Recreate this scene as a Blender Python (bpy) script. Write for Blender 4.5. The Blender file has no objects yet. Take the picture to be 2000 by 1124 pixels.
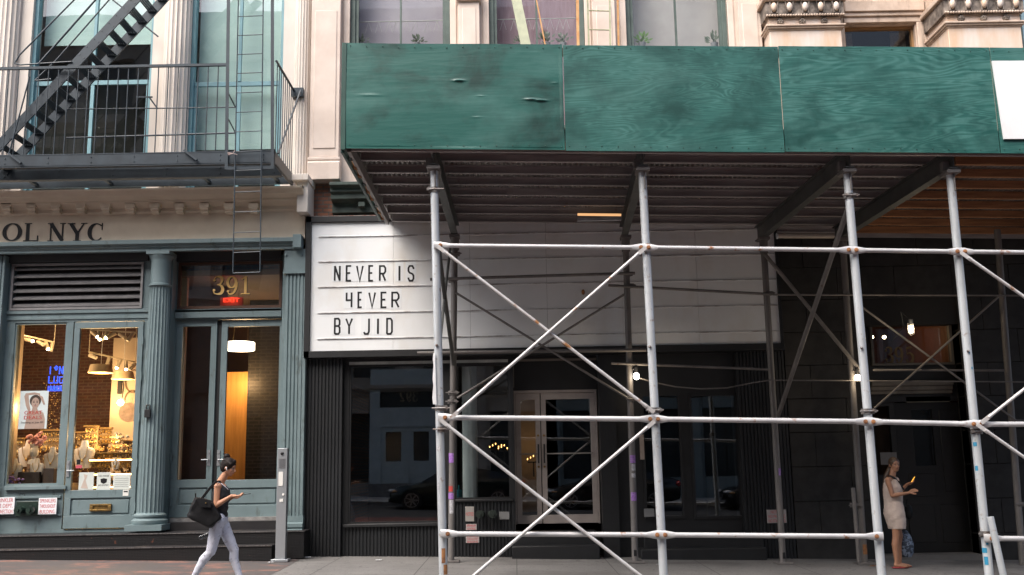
import bpy, bmesh, math, random
from mathutils import Vector, Matrix
random.seed(11)
sc = bpy.context.scene
COL = sc.collection
rad = math.radians

# ------------------------------------------------------------------ camera
PITCH, ROLL, FPX = 10.06, 1.0, 1944.4
RM = Matrix.Rotation(rad(90 + PITCH), 3, 'X') @ Matrix.Rotation(rad(-ROLL), 3, 'Z')
CAM = Vector((0, 0, 1.6))
cd = bpy.data.cameras.new('camera')
cam = bpy.data.objects.new('camera', cd)
COL.objects.link(cam)
cam.matrix_world = Matrix.Translation(CAM) @ RM.to_4x4()
cd.sensor_width = 36
cd.lens = 36 * FPX / 2000
cd.clip_start = 0.05
cd.clip_end = 600
sc.camera = cam

# ------------------------------------------------------------------ world, sun, exposure
SUN_EL, SUN_AZ = 54.0, -42.0        # elevation; azimuth measured from -Y (behind the camera) towards -X
w = bpy.data.worlds.new('World')
sc.world = w
w.use_nodes = True
nt = w.node_tree
nt.nodes.clear()
wo = nt.nodes.new('ShaderNodeOutputWorld')
bg = nt.nodes.new('ShaderNodeBackground')
sky = nt.nodes.new('ShaderNodeTexSky')
sky.sky_type = 'NISHITA'
sky.sun_disc = False
sky.sun_elevation = rad(SUN_EL)
sky.sun_rotation = rad(180 - SUN_AZ)
sky.dust_density = 5.0
sky.air_density = 1.0
sky.ozone_density = 1.0
bg.inputs['Strength'].default_value = 0.13
nt.links.new(sky.outputs[0], bg.inputs['Color'])
nt.links.new(bg.outputs[0], wo.inputs['Surface'])
sl = bpy.data.lights.new('sun', 'SUN')
sl.energy = 1.95
sl.angle = rad(55)
sl.color = (1.0, 0.975, 0.94)
so = bpy.data.objects.new('sun', sl)
COL.objects.link(so)
sd = Vector((math.sin(rad(SUN_AZ)) * math.cos(rad(SUN_EL)), -math.cos(rad(SUN_AZ)) * math.cos(rad(SUN_EL)), math.sin(rad(SUN_EL))))
so.rotation_euler = sd.to_track_quat('Z', 'Y').to_euler()
so.location = (0, 0, 30)
sc.view_settings.view_transform = 'Standard'
sc.view_settings.look = 'None'
sc.view_settings.exposure = 1.32
sc.view_settings.gamma = 1
sc.cycles.use_denoising = True
sc.cycles.max_bounces = 8
sc.cycles.transparent_max_bounces = 16
sc.cycles.sample_clamp_indirect = 6
sc.cycles.caustics_reflective = False
sc.cycles.caustics_refractive = False

# ------------------------------------------------------------------ helpers
YW = 18.0
def W(px, py, Y):
    d = RM @ Vector(((px - 1000) / FPX, -(py - 562) / FPX, -1))
    return CAM + d * ((Y - CAM.y) / d.y)
def gz(x): return -0.022 * x
def RC(px0, py0, px1, py1, Y):
    ym = (py0 + py1) / 2; xm = (px0 + px1) / 2
    return W(px0, ym, Y).x, W(px1, ym, Y).x, W(xm, py1, Y).z, W(xm, py0, Y).z

class B:
    def __init__(s): s.v = []; s.f = []
    def add(s, vs, fs):
        n = len(s.v); s.v += [tuple(v) for v in vs]; s.f += [tuple(i + n for i in f) for f in fs]; return s
    def box(s, x0, x1, y0, y1, z0, z1):
        return s.add([(x0,y0,z0),(x1,y0,z0),(x1,y1,z0),(x0,y1,z0),(x0,y0,z1),(x1,y0,z1),(x1,y1,z1),(x0,y1,z1)],
                     [(0,3,2,1),(4,5,6,7),(0,1,5,4),(1,2,6,5),(2,3,7,6),(3,0,4,7)])
    def pb(s, px0, py0, px1, py1, y0, y1):
        x0, x1, z0, z1 = RC(px0, py0, px1, py1, y0)
        return s.box(x0, x1, y0, y1, z0, z1)
    def bar(s, p0, p1, w, h, up=(0,0,1)):
        p0, p1 = Vector(p0), Vector(p1); d = (p1 - p0).normalized(); up = Vector(up)
        a = d.cross(up)
        if a.length < 1e-4: a = d.cross(Vector((0,1,0)))
        a.normalize(); u = a.cross(d).normalized(); a *= w/2; u *= h/2
        vs = [p + i*a + j*u for p in (p0, p1) for i, j in ((-1,-1),(1,-1),(1,1),(-1,1))]
        return s.add(vs, [(0,1,2,3),(7,6,5,4),(0,4,5,1),(1,5,6,2),(2,6,7,3),(3,7,4,0)])
    def tube(s, p0, p1, r0, r1=None, n=12, caps=True):
        r1 = r0 if r1 is None else r1
        p0, p1 = Vector(p0), Vector(p1); d = (p1 - p0).normalized()
        a = d.cross(Vector((0,0,1)));
        if a.length < 1e-3: a = d.cross(Vector((0,1,0)))
        a.normalize(); u = a.cross(d)
        vs = []
        for p, r in ((p0, r0), (p1, r1)):
            for i in range(n):
                t = 2*math.pi*i/n; vs.append(p + (a*math.cos(t) + u*math.sin(t))*r)
        fs = [(i, n+i, n+(i+1)%n, (i+1)%n) for i in range(n)]
        if caps: fs += [tuple(range(n)), tuple(range(2*n-1, n-1, -1))]
        return s.add(vs, fs)
    def path(s, pts, r, n=8):
        for a, b in zip(pts[:-1], pts[1:]):
            s.tube(a, b, r, n=n)
        return s
    def ball(s, c, r, nu=12, nv=8, rot=None):
        if not hasattr(r, '__len__'): r = (r, r, r)
        c = Vector(c); vs = []
        def P(x, y, z):
            p = Vector((x*r[0], y*r[1], z*r[2]))
            return c + (rot @ p if rot else p)
        vs.append(P(0,0,1))
        for j in range(1, nv):
            f = math.pi*j/nv
            for i in range(nu):
                t = 2*math.pi*i/nu; vs.append(P(math.sin(f)*math.cos(t), math.sin(f)*math.sin(t), math.cos(f)))
        vs.append(P(0,0,-1))
        fs = [(0, 1+i, 1+(i+1)%nu) for i in range(nu)]
        for j in range(nv-2):
            for i in range(nu):
                a = 1+j*nu+i; b = 1+j*nu+(i+1)%nu; fs.append((a, a+nu, b+nu, b))
        l = len(vs)-1; k = 1+(nv-2)*nu
        fs += [(l, k+(i+1)%nu, k+i) for i in range(nu)]
        return s.add(vs, fs)
    def cap(s, p0, p1, r0, r1, n=14):
        s.tube(p0, p1, r0, r1, n=n); s.ball(p0, r0*0.999, n, 8); s.ball(p1, r1*0.999, n, 8); return s
    def lathe(s, cx, cy, prof, n=28, flutes=0, fd=0.0, lo=None, hi=None):
        k = n; vs = []
        for r, z in prof:
            for i in range(k):
                t = 2*math.pi*i/k
                rr = r
                if flutes and lo <= z <= hi: rr = r - fd*abs(math.sin(flutes*t/2))**0.7 if True else r
                vs.append((cx + rr*math.cos(t), cy + rr*math.sin(t), z))
        fs = []
        for j in range(len(prof)-1):
            for i in range(k):
                fs.append((j*k+i, j*k+(i+1)%k, (j+1)*k+(i+1)%k, (j+1)*k+i))
        fs += [tuple(range(k-1, -1, -1)), tuple(range((len(prof)-1)*k, len(prof)*k))]
        return s.add(vs, fs)
    def prism(s, poly, y0, y1):           # poly in XZ
        n = len(poly)
        a = sum(poly[i][0]*poly[(i+1)%n][1] - poly[(i+1)%n][0]*poly[i][1] for i in range(n))
        if a < 0: poly = poly[::-1]
        return s.add([(x, y0, z) for x, z in poly] + [(x, y1, z) for x, z in poly],
                     [tuple(range(n)), tuple(range(2*n-1, n-1, -1))] + [((i+1)%n, i, n+i, n+(i+1)%n) for i in range(n)])
    def profx(s, poly, x0, x1):           # poly in (Y,Z), extruded along X
        n = len(poly)
        a = sum(poly[i][0]*poly[(i+1)%n][1] - poly[(i+1)%n][0]*poly[i][1] for i in range(n))
        if a < 0: poly = poly[::-1]
        return s.add([(x1, y, z) for y, z in poly] + [(x0, y, z) for y, z in poly],
                     [tuple(range(n)), tuple(range(2*n-1, n-1, -1))] + [((i+1)%n, i, n+i, n+(i+1)%n) for i in range(n)])
    def ribs(s, x0, x1, z0, z1, y, yb, pitch, d):    # vertical ribbed sheet
        n = max(1, round((x1-x0)/pitch)); p = (x1-x0)/n; pts = []
        for i in range(n):
            a = x0+i*p
            pts += [(a, y+d), (a+p*.22, y+d), (a+p*.34, y), (a+p*.88, y), (a+p*.999, y+d)]
        m = len(pts); pts += [(x1, y+d)]; m += 1
        vs = [(x, yy, z0) for x, yy in pts] + [(x, yy, z1) for x, yy in pts]
        s.add(vs, [(i, i+1, m+i+1, m+i) for i in range(m-1)])
        return s.box(x0, x1, y+d+.004, yb, z0, z1)
    def ribbon(s, pts, ws, y, th, closed=False):      # flat ribbon in XZ, mitred, facing -Y
        n = len(pts); P = [Vector((p[0], p[1])) for p in pts]
        if not hasattr(ws, '__len__'): ws = [ws]*n
        L, R_ = [], []
        for i in range(n):
            a = P[(i-1)%n] if (i > 0 or closed) else None; c = P[(i+1)%n] if (i < n-1 or closed) else None
            d1 = (P[i]-a).normalized() if a is not None else None
            d2 = (c-P[i]).normalized() if c is not None else None
            if d1 is None: d1 = d2
            if d2 is None: d2 = d1
            n1 = Vector((-d1.y, d1.x)); n2 = Vector((-d2.y, d2.x)); m = n1+n2
            if m.length < 1e-5: m = n1.copy()
            m.normalize(); k = 1/max(0.45, m.dot(n1))
            L.append(P[i]+m*k*ws[i]/2); R_.append(P[i]-m*k*ws[i]/2)
        vs = [(p.x, y, p.y) for p in L] + [(p.x, y, p.y) for p in R_] + [(p.x, y+th, p.y) for p in L] + [(p.x, y+th, p.y) for p in R_]
        fs = []
        for i in range(n if closed else n-1):
            j = (i+1)%n
            fs += [(i, n+i, n+j, j), (2*n+i, 2*n+j, 3*n+j, 3*n+i), (i, j, 2*n+j, 2*n+i), (n+i, 3*n+i, 3*n+j, n+j)]
        if not closed: fs += [(0, 2*n, 3*n, n), (n-1, 2*n-1, 4*n-1, 3*n-1)]
        return s.add(vs, fs)
    def text(s, body, x0, x1, z0, z1, y, th=0.002, sp=1.0, mirror=False):
        cu = bpy.data.curves.new('t', 'FONT'); cu.body = body; cu.space_character = sp; cu.resolution_u = 3
        ob = bpy.data.objects.new('t', cu); COL.objects.link(ob)
        dg = bpy.context.evaluated_depsgraph_get(); dg.update()
        me = bpy.data.meshes.new_from_object(ob.evaluated_get(dg))
        vs = [v.co.copy() for v in me.vertices]; fs = [tuple(p.vertices) for p in me.polygons]
        ax, bx = min(v.x for v in vs), max(v.x for v in vs); az, bz = min(v.y for v in vs), max(v.y for v in vs)
        out = []
        for v in vs:
            u = (v.x-ax)/(bx-ax); q = (v.y-az)/(bz-az)
            if mirror: u = 1-u
            out.append((x0+(x1-x0)*u, y, z0+(z1-z0)*q))
        if mirror: fs = [f[::-1] for f in fs]
        s.add(out, fs)
        bpy.data.objects.remove(ob); bpy.data.meshes.remove(me); bpy.data.curves.remove(cu)
        return s
    def holes(s, x0, x1, z0, z1, hs, y0, y1):
        xs = sorted(set([x0, x1] + [c for h in hs for c in h[:2] if x0 < c < x1]))
        zs = sorted(set([z0, z1] + [c for h in hs for c in h[2:] if z0 < c < z1]))
        for zi in range(len(zs)-1):
            a, b = zs[zi], zs[zi+1]; run = None
            for xi in range(len(xs)-1):
                c, d = xs[xi], xs[xi+1]; mx, mz = (c+d)/2, (a+b)/2
                solid = not any(h[0] < mx < h[1] and h[2] < mz < h[3] for h in hs)
                if solid: run = (run[0], d) if run else (c, d)
                if (not solid or xi == len(xs)-2) and run:
                    s.box(run[0], run[1], y0, y1, a, b); run = None
        return s

ROOT = {}
def thing(name, label, cat, loc=(0,0,0), group=None, kind=None):
    o = bpy.data.objects.new(name, None); COL.objects.link(o); o.location = loc
    o.empty_display_size = 0.2
    o['label'] = label; o['category'] = cat
    if group: o['group'] = group
    if kind: o['kind'] = kind
    ROOT[o.name] = Vector(loc); return o
def mesh(name, b, mat, parent=None, origin=None, bevel=0, smooth=35):
    org = ROOT[parent.name] if parent else (Vector(origin) if origin is not None else Vector((0,0,0)))
    me = bpy.data.meshes.new(name)
    me.from_pydata([tuple(Vector(v)-org) for v in b.v], [], b.f)
    if smooth:
        me.shade_smooth(); me.set_sharp_from_angle(angle=rad(smooth))
    me.materials.append(mat)
    o = bpy.data.objects.new(name, me); COL.objects.link(o)
    if parent: o.parent = parent
    else: o.location = org
    ROOT[o.name] = org
    if bevel:
        m = o.modifiers.new('bevel', 'BEVEL'); m.width = bevel; m.segments = 2; m.limit_method = 'ANGLE'; m.angle_limit = rad(40)
    return o
def tag(o, label, cat, group=None, kind=None):
    o['label'] = label; o['category'] = cat
    if group: o['group'] = group
    if kind: o['kind'] = kind
    return o
def solo(name, b, mat, label, cat, group=None, bevel=0, origin=None, smooth=35):
    if origin is None:
        xs = [v[0] for v in b.v]; ys = [v[1] for v in b.v]; zs = [v[2] for v in b.v]
        origin = ((min(xs)+max(xs))/2, (min(ys)+max(ys))/2, min(zs))
    return tag(mesh(name, b, mat, None, origin, bevel, smooth), label, cat, group)
def struct(name, b, mat, smooth=35):
    o = mesh(name, b, mat, smooth=smooth); o['kind'] = 'structure'; return o

# ------------------------------------------------------------------ materials
def newmat(name):
    m = bpy.data.materials.new(name); m.use_nodes = True
    n = m.node_tree.nodes; return m, n, m.node_tree.links, n['Principled BSDF']
def C4(c): return (c[0], c[1], c[2], 1)
def noise_fac(n, l, scale, stretch, detail=5, lo=.35, hi=.65, rough=.6, dist=0, seed=0):
    tc = n.new('ShaderNodeTexCoord'); mp = n.new('ShaderNodeMapping'); mp.inputs['Scale'].default_value = stretch
    mp.inputs['Location'].default_value = (seed*3.7, seed*1.3, seed*2.1)
    tx = n.new('ShaderNodeTexNoise'); tx.inputs['Scale'].default_value = scale; tx.inputs['Detail'].default_value = detail
    tx.inputs['Roughness'].default_value = rough; tx.inputs['Distortion'].default_value = dist
    mr = n.new('ShaderNodeMapRange'); mr.inputs['From Min'].default_value = lo; mr.inputs['From Max'].default_value = hi
    l.new(tc.outputs['Object'], mp.inputs['Vector']); l.new(mp.outputs[0], tx.inputs['Vector']); l.new(tx.outputs['Fac'], mr.inputs['Value'])
    return mr.outputs[0], tx.outputs['Fac']
def mixc(n, l, fac, a, b):
    mx = n.new('ShaderNodeMix'); mx.data_type = 'RGBA'
    for i, v in ((0, fac), (6, a), (7, b)):
        if hasattr(v, 'is_linked'): l.new(v, mx.inputs[i])
        else: mx.inputs[i].default_value = v if i == 0 else C4(v)
    return mx.outputs[2]
def pm(name, c1, c2=None, scale=3, rough=.6, metal=0, stretch=(1,1,1), bump=.0, bscale=60, lo=.35, hi=.65,
       c3=None, s3=8, lo3=.62, hi3=.68, st3=(1,1,1), spec=.5, coat=0):
    m, n, l, p = newmat(name)
    p.inputs['Roughness'].default_value = rough; p.inputs['Metallic'].default_value = metal
    p.inputs['Specular IOR Level'].default_value = spec
    if coat: p.inputs['Coat Weight'].default_value = coat
    if c2 is None: c2 = tuple(x*.8 for x in c1)
    f, raw = noise_fac(n, l, scale, stretch, lo=lo, hi=hi)
    col = mixc(n, l, f, c1, c2)
    if c3 is not None:
        f3, _ = noise_fac(n, l, s3, st3, lo=lo3, hi=hi3, seed=3)
        col = mixc(n, l, f3, col, c3)
    l.new(col, p.inputs['Base Color'])
    if bump:
        _, r2 = noise_fac(n, l, bscale, stretch)
        bp = n.new('ShaderNodeBump'); bp.inputs['Strength'].default_value = bump; bp.inputs['Distance'].default_value = .01
        l.new(r2, bp.inputs['Height']); l.new(bp.outputs[0], p.inputs['Normal'])
    return m
def em(name, c, s):
    m, n, l, p = newmat(name)
    p.inputs['Base Color'].default_value = C4(c); p.inputs['Emission Color'].default_value = C4(c); p.inputs['Emission Strength'].default_value = s
    return m
def glassm(name, tint=(1,1,1), ior=1.5, rough=0.0, wav=0.0):
    m = bpy.data.materials.new(name); m.use_nodes = True; n = m.node_tree.nodes; l = m.node_tree.links; n.clear()
    o = n.new('ShaderNodeOutputMaterial'); mx = n.new('ShaderNodeMixShader'); fr = n.new('ShaderNodeFresnel'); fr.inputs[0].default_value = ior
    ge = n.new('ShaderNodeNewGeometry'); mr = n.new('ShaderNodeMapRange'); mr.inputs['To Min'].default_value = ior; mr.inputs['To Max'].default_value = 1.0
    l.new(ge.outputs['Backfacing'], mr.inputs['Value']); l.new(mr.outputs[0], fr.inputs[0])
    t = n.new('ShaderNodeBsdfTransparent'); t.inputs[0].default_value = C4(tint); g = n.new('ShaderNodeBsdfGlossy'); g.inputs['Roughness'].default_value = rough
    l.new(fr.outputs[0], mx.inputs[0]); l.new(t.outputs[0], mx.inputs[1]); l.new(g.outputs[0], mx.inputs[2]); l.new(mx.outputs[0], o.inputs[0])
    if wav:
        _, r2 = noise_fac(n, l, 1.3, (1,1,.6), detail=1)
        bp = n.new('ShaderNodeBump'); bp.inputs['Strength'].default_value = wav; bp.inputs['Distance'].default_value = .02
        l.new(r2, bp.inputs['Height']); l.new(bp.outputs[0], g.inputs['Normal'])
    return m
def brickm(name, c1, c2, mortar, scale=1.0, rough=.85, ms=.012, swap=False):
    m, n, l, p = newmat(name); p.inputs['Roughness'].default_value = rough
    tc = n.new('ShaderNodeTexCoord'); sp = n.new('ShaderNodeSeparateXYZ'); cb = n.new('ShaderNodeCombineXYZ')
    l.new(tc.outputs['Object'], sp.inputs[0]); l.new(sp.outputs['Y' if swap else 'X'], cb.inputs[0]); l.new(sp.outputs['Z'], cb.inputs[1])
    br = n.new('ShaderNodeTexBrick'); br.inputs['Scale'].default_value = scale
    br.inputs['Brick Width'].default_value = .22; br.inputs['Row Height'].default_value = .075; br.inputs['Mortar Size'].default_value = ms
    br.inputs['Color1'].default_value = C4(c1); br.inputs['Color2'].default_value = C4(c2); br.inputs['Mortar'].default_value = C4(mortar)
    l.new(cb.outputs[0], br.inputs['Vector'])
    f, _ = noise_fac(n, l, 9, (1,1,1))
    mx = n.new('ShaderNodeMix'); mx.data_type = 'RGBA'; mx.blend_type = 'MULTIPLY'; mx.inputs[0].default_value = .5
    g = mixc(n, l, f, (1,1,1), (.35,.35,.35)); l.new(br.outputs[0], mx.inputs[6]); l.new(g, mx.inputs[7]); l.new(mx.outputs[2], p.inputs['Base Color'])
    bp = n.new('ShaderNodeBump'); bp.inputs['Distance'].default_value = .01; bp.invert = True
    l.new(br.outputs['Fac'], bp.inputs['Height']); l.new(bp.outputs[0], p.inputs['Normal'])
    return m

TEAL = pm('teal paint', (.168,.226,.238), (.135,.187,.198), 2.2, .48, bump=.08, c3=(.06,.07,.065), s3=7, lo3=.60, hi3=.78, st3=(1,1,.35))
TEALW = pm('teal window paint', (.17,.33,.37), (.14,.27,.31), 3, .45)
CREAM = pm('cream painted iron', (.66,.60,.54), (.54,.48,.42), 1.6, .6, stretch=(1,1,.4), bump=.08, c3=(.34,.17,.08), s3=2.6, lo3=.66, hi3=.84, st3=(5,5,.25))
CREAMD = pm('cream frieze paint', (.70,.60,.48), (.60,.50,.39), 1.4, .6, bump=.08, c3=(.2,.14,.1), s3=7, lo3=.7, hi3=.85)
PINK = pm('pale pink stone paint', (.66,.56,.49), (.54,.445,.38), 1.3, .7, bump=.12, c3=(.28,.19,.14), s3=3.5, lo3=.68, hi3=.9, st3=(2,2,.5))
STONE = pm('weathered limestone', (.62,.50,.41), (.42,.32,.25), 2.0, .75, bump=.15, c3=(.10,.07,.055), s3=2.2, lo3=.55, hi3=.8, st3=(2.5,2.5,.4))
STONEW = pm('worn white limestone', (.66,.58,.52), (.60,.42,.29), 1.5, .75, bump=.12, stretch=(2,2,.5))
GRIME = pm('soot stained carving', (.30,.25,.21), (.05,.04,.035), 5, .8, bump=.2)
IRON = pm('blue black iron', (.032,.045,.058), (.022,.031,.040), 4, .42, .2, bump=.05, c3=(.11,.05,.03), s3=14, lo3=.72, hi3=.8)
BLACKM = pm('black metal frame', (.009,.0095,.0105), (.013,.0135,.015), 4, .5)
BLACKR = pm('black ribbed cladding', (.007,.008,.0095), (.012,.0135,.016), 2, .5, stretch=(1,1,.4))
DARKI = pm('dark interior', (.012,.011,.010), (.02,.018,.016), 1, .8)
GREENF = pm('dark green frame paint', (.085,.12,.105), (.05,.075,.065), 3, .55)
GREENC = pm('dark green cornice paint', (.045,.07,.058), (.02,.03,.026), 3, .6)
GRANITE = pm('dark sooty granite', (.028,.026,.025), (.014,.013,.012), 5, .75, bump=.25, bscale=40)
CONC = None
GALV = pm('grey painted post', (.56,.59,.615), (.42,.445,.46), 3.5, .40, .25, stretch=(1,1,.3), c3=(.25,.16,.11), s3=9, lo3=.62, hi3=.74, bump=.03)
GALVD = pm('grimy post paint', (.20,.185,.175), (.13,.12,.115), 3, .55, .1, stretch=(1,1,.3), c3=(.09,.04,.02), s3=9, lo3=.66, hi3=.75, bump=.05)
RUSTB = pm('scuffed brace paint', (.58,.58,.585), (.46,.46,.47), 3, .42, .2, c3=(.30,.13,.055), s3=6, lo3=.62, hi3=.70, st3=(1,1,1))
RUST = pm('rust', (.42,.19,.07), (.18,.08,.04), 12, .85, bump=.2)
JOIST = pm('grimy steel joist', (.42,.395,.385), (.29,.27,.262), 3, .55, .1, stretch=(.5,3,3), c3=(.2,.09,.04), s3=3, lo3=.66, hi3=.8)
WOODJ = pm('orange timber joist', (.44,.21,.09), (.26,.12,.055), 3, .7, stretch=(.6,6,6), bump=.1)
BEAM = pm('dark painted steel beam', (.11,.115,.108), (.07,.072,.07), 2, .5, .1)
CORR = pm('corrugated deck steel', (.50,.47,.45), (.20,.17,.155), 1.8, .5, .5, c3=(.25,.10,.04), s3=2.2, lo3=.6, hi3=.75)
SIGNW = pm('white sign face', (.80,.82,.83), (.75,.765,.77), 1.0, .35, c3=(.66,.62,.56), s3=1.1, lo3=.5, hi3=.85, st3=(1,1,.6))
SIGNT = pm('sign track grime', (.68,.69,.70), (.16,.12,.10), 3.0, .6, stretch=(1,1,.2), lo=.42, hi=.68)
TILE = pm('letter tile acrylic', (.74,.765,.78), (.72,.74,.755), 2, .4)
LETTER = pm('black letter', (.012,.012,.014), None, 3, .4)
GOLD = pm('gilded number', (.95,.62,.22), (.85,.53,.17), 6, .45)
BRASS = pm('aged brass', (.35,.22,.07), (.16,.10,.04), 14, .4, .8)
STEELB = pm('brushed steel', (.42,.44,.46), (.36,.38,.40), 3, .38, .6, stretch=(1,1,.2))
ALU = pm('dull anodised door frame', (.42,.37,.34), (.34,.30,.28), 3, .45, .2)
WHITEP = pm('white paint', (.75,.74,.70), (.66,.65,.61), 3, .6)
BRICKD = brickm('worn red brick', (.28,.12,.07), (.18,.075,.05), (.12,.10,.09))
BRICKI = brickm('interior red brick', (.13,.055,.032), (.085,.036,.022), (.15,.095,.06))
GLASS = glassm('shop glass', (.985,.99,.99), 1.55)
GLASSD = glassm('dark plate glass', (.90,.92,.93), 2.2, 0, .02)
GLASSU = glassm('old sash glass', (.93,.97,.965), 2.3, 0, .12)
GLASSG = glassm('sash glass', (.96,.97,.97), 1.5, 0, .05)
PLASTER = pm('warm plaster', (.55,.42,.28), (.46,.34,.22), 2, .8)
WHITEI = pm('white interior wall', (.50,.41,.30), (.44,.36,.26), 2, .8)
WOODP = pm('orange wood panel', (.68,.35,.10), (.52,.25,.065), 2.5, .4, stretch=(6,6,.5))
BROWNI = pm('brown lobby wall', (.10,.045,.025), (.06,.028,.018), 2, .6)
# ------------------------------------------------------------------ ground, road, pavement
def concrete():
    m, n, l, p = newmat('pavement concrete'); p.inputs['Roughness'].default_value = .85
    f, _ = noise_fac(n, l, 1.2, (1,1,1), lo=.3, hi=.7); col = mixc(n, l, f, (.20,.192,.185), (.14,.134,.128))
    f2, _ = noise_fac(n, l, 38, (1,1,1), lo=.35, hi=.75); col = mixc(n, l, f2, col, (.12,.115,.11))
    f4, _ = noise_fac(n, l, 7, (1,1,1), lo=.63, hi=.68, seed=9); col = mixc(n, l, f4, col, (.07,.066,.063))
    f5, _ = noise_fac(n, l, .9, (.6,1,1), lo=.5, hi=.66, seed=5, detail=8); col = mixc(n, l, f5, col, (.085,.080,.076))
    f6, _ = noise_fac(n, l, 17, (1,1,1), lo=.70, hi=.72, seed=2, detail=1); col = mixc(n, l, f6, col, (.04,.038,.037))
    tc = n.new('ShaderNodeTexCoord'); br = n.new('ShaderNodeTexBrick'); br.inputs['Scale'].default_value = 1
    br.offset = 0; br.inputs['Brick Width'].default_value = 1.52; br.inputs['Row Height'].default_value = 1.52; br.inputs['Mortar Size'].default_value = .008
    l.new(tc.outputs['Object'], br.inputs['Vector']); col = mixc(n, l, br.outputs['Fac'], col, (.05,.048,.045))
    l.new(col, p.inputs['Base Color'])
    bp = n.new('ShaderNodeBump'); bp.inputs['Strength'].default_value = .15; bp.inputs['Distance'].default_value = .01
    l.new(f2, bp.inputs['Height']); l.new(bp.outputs[0], p.inputs['Normal']); return m
CONC = concrete()
ASPH = pm('asphalt', (.055,.055,.057), (.038,.038,.04), 1.5, .85, bump=.3, bscale=90)
REDL = pm('worn red lane paint', (.17,.055,.045), (.10,.045,.04), 1.5, .8, bump=.2, bscale=90)
KERBM = pm('granite kerb', (.22,.215,.21), (.15,.145,.14), 8, .7, bump=.1)
def slab(b, pts, th=None):     # pts: (x,y,dz)
    vs = [(x, y, gz(x)+dz) for x, y, dz in pts]; b.add(vs, [tuple(range(len(vs)))]); return b
def strip(y0, dz0, y1, dz1, x0=-60, x1=60):
    return B().add([(x0,y0,gz(x0)+dz0),(x1,y0,gz(x1)+dz0),(x1,y1,gz(x1)+dz1),(x0,y1,gz(x0)+dz1)], [(0,1,2,3)])
struct('ground', strip(-200, -.6, 200, -.6, -250, 250), ASPH)
struct('pavement', strip(11.9, -.03, 18.6, 0), CONC)
struct('road', strip(-.15, .12, 11.75, -.17), ASPH)
struct('bus_lane', strip(5.2, -.006, 9.3, -.107), REDL)
kb = B()
for x in range(-60, 60, 2):
    for (ya, yb, za, zb) in ((11.75, 11.9, -.4, -.028), (-.30, -.15, -.3, .26)):
        a, c = x, x+1.994
        kb.add([(a,ya,gz(a)+za),(c,ya,gz(c)+za),(c,yb,gz(c)+za),(a,yb,gz(a)+za),(a,ya,gz(a)+zb),(c,ya,gz(c)+zb),(c,yb,gz(c)+zb),(a,yb,gz(a)+zb)],
               [(0,3,2,1),(4,5,6,7),(0,1,5,4),(1,2,6,5),(2,3,7,6),(3,0,4,7)])
struct('kerb', kb, KERBM)
struct('far_pavement', strip(-6.0, .26, -.30, .258), pm('pale far concrete', (.45,.44,.42), (.36,.35,.33), 2, .85))
def redpave():
    m, n, l, p = newmat('worn red vault slab'); p.inputs['Roughness'].default_value = .75
    f, _ = noise_fac(n, l, 2.2, (.5,1,1), lo=.52, hi=.64, detail=9, rough=.72); col = mixc(n, l, f, (.075,.068,.068), (.26,.12,.09))
    f2, _ = noise_fac(n, l, 11, (1,1,1), lo=.5, hi=.7); col = mixc(n, l, f2, col, (.07,.055,.05)); l.new(col, p.inputs['Base Color']); return m
REDP = redpave()
e1 = W(585, 1089, 17.45); e2x = -3.35
sb = B(); xl, yr = -12.0, 17.9
ptsl = [(xl,14.2,.004),(-3.60,14.2,.004),(-3.62,16.2,.004),(e1.x,17.9,.004),(xl,17.9,.004)]
slab(sb, [(x,y,dz-.03*(18.6-y)/6.7) for x,y,dz in ptsl])
struct('vault_paving', sb, REDP)

# ------------------------------------------------------------------ building 391 (teal and cream)
X0 = -13.0
XB = W(598, 560, YW).x                       # party line between 391 and 393
b391 = thing('cast_iron_building', 'cream cast iron building with teal shopfront and fire escape above the doors', 'building', ((X0+XB)/2, YW, gz(-6)))
def part(name, b, m, p, **k): return mesh(name, b, m, p, **k)
zc = W(300, 418, 17.8).z                     # underside of cornice
zt = W(300, 368, 17.35).z
b = B()
b.profx([(17.80,zc),(17.76,zc+.03),(17.76,zc+.10),(17.68,zc+.13),(17.60,zc+.17),(17.60,zc+.21),(17.46,zc+.26),(17.42,zc+.33),(17.38,zc+.37),(17.36,zt-.04),(17.34,zt),(18.1,zt+.02),(18.1,zc)], X0, W(590,395,17.4).x)
part('cornice', b, CREAMD, b391, bevel=.006)
cor = bpy.data.objects['cornice']
b = B(); x0, x1, z0, z1 = RC(555, 342, 603, 414, 17.5)
b.box(x1-.30, x1, 17.42, 18.1, z1-.12, z1+.0); b.box(x1-.22, x1-.02, 17.52, 18.1, z0, z1-.12)
part('end_bracket', b, CREAM, b391, bevel=.01)
for k in range(-3, 11):
    b = B(); px = 12 + 48.3*k; a, c, z0, z1 = RC(px-8, 400, px+8, 416, 17.62)
    b.box(a-.015, c+.015, 17.60, 17.78, z1-.05, z1+.02)
    b.profx([(17.62,z1-.05),(17.61,z1-.09),(17.65,z1-.11),(17.64,z0+.015),(17.68,z0-.005),(17.755,z0),(17.755,z1-.05)], a+.01, c-.01)
    b.tube((a,17.63,z1-.07),(c,17.63,z1-.07),.026); b.tube((a+.01,17.67,z0+.03),(c-.01,17.67,z0+.03),.02)
    part('bracket', b, CREAMD, cor)
b = B(); x0, x1, z0, z1 = RC(-400, 418, 597, 476, 17.8); b.box(X0, XB, 17.8, 18.3, z0, zc+.02)
part('frieze', b, CREAMD, b391)
zf0 = z0
b = B()
za = W(300, 491, 17.7).z
b.profx([(17.80,za),(17.70,za),(17.70,za+.05),(17.66,za+.07),(17.66,za+.10),(17.60,za+.12),(17.60,zf0-.005),(17.80,zf0-.005)], X0, XB-.05)
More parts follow.
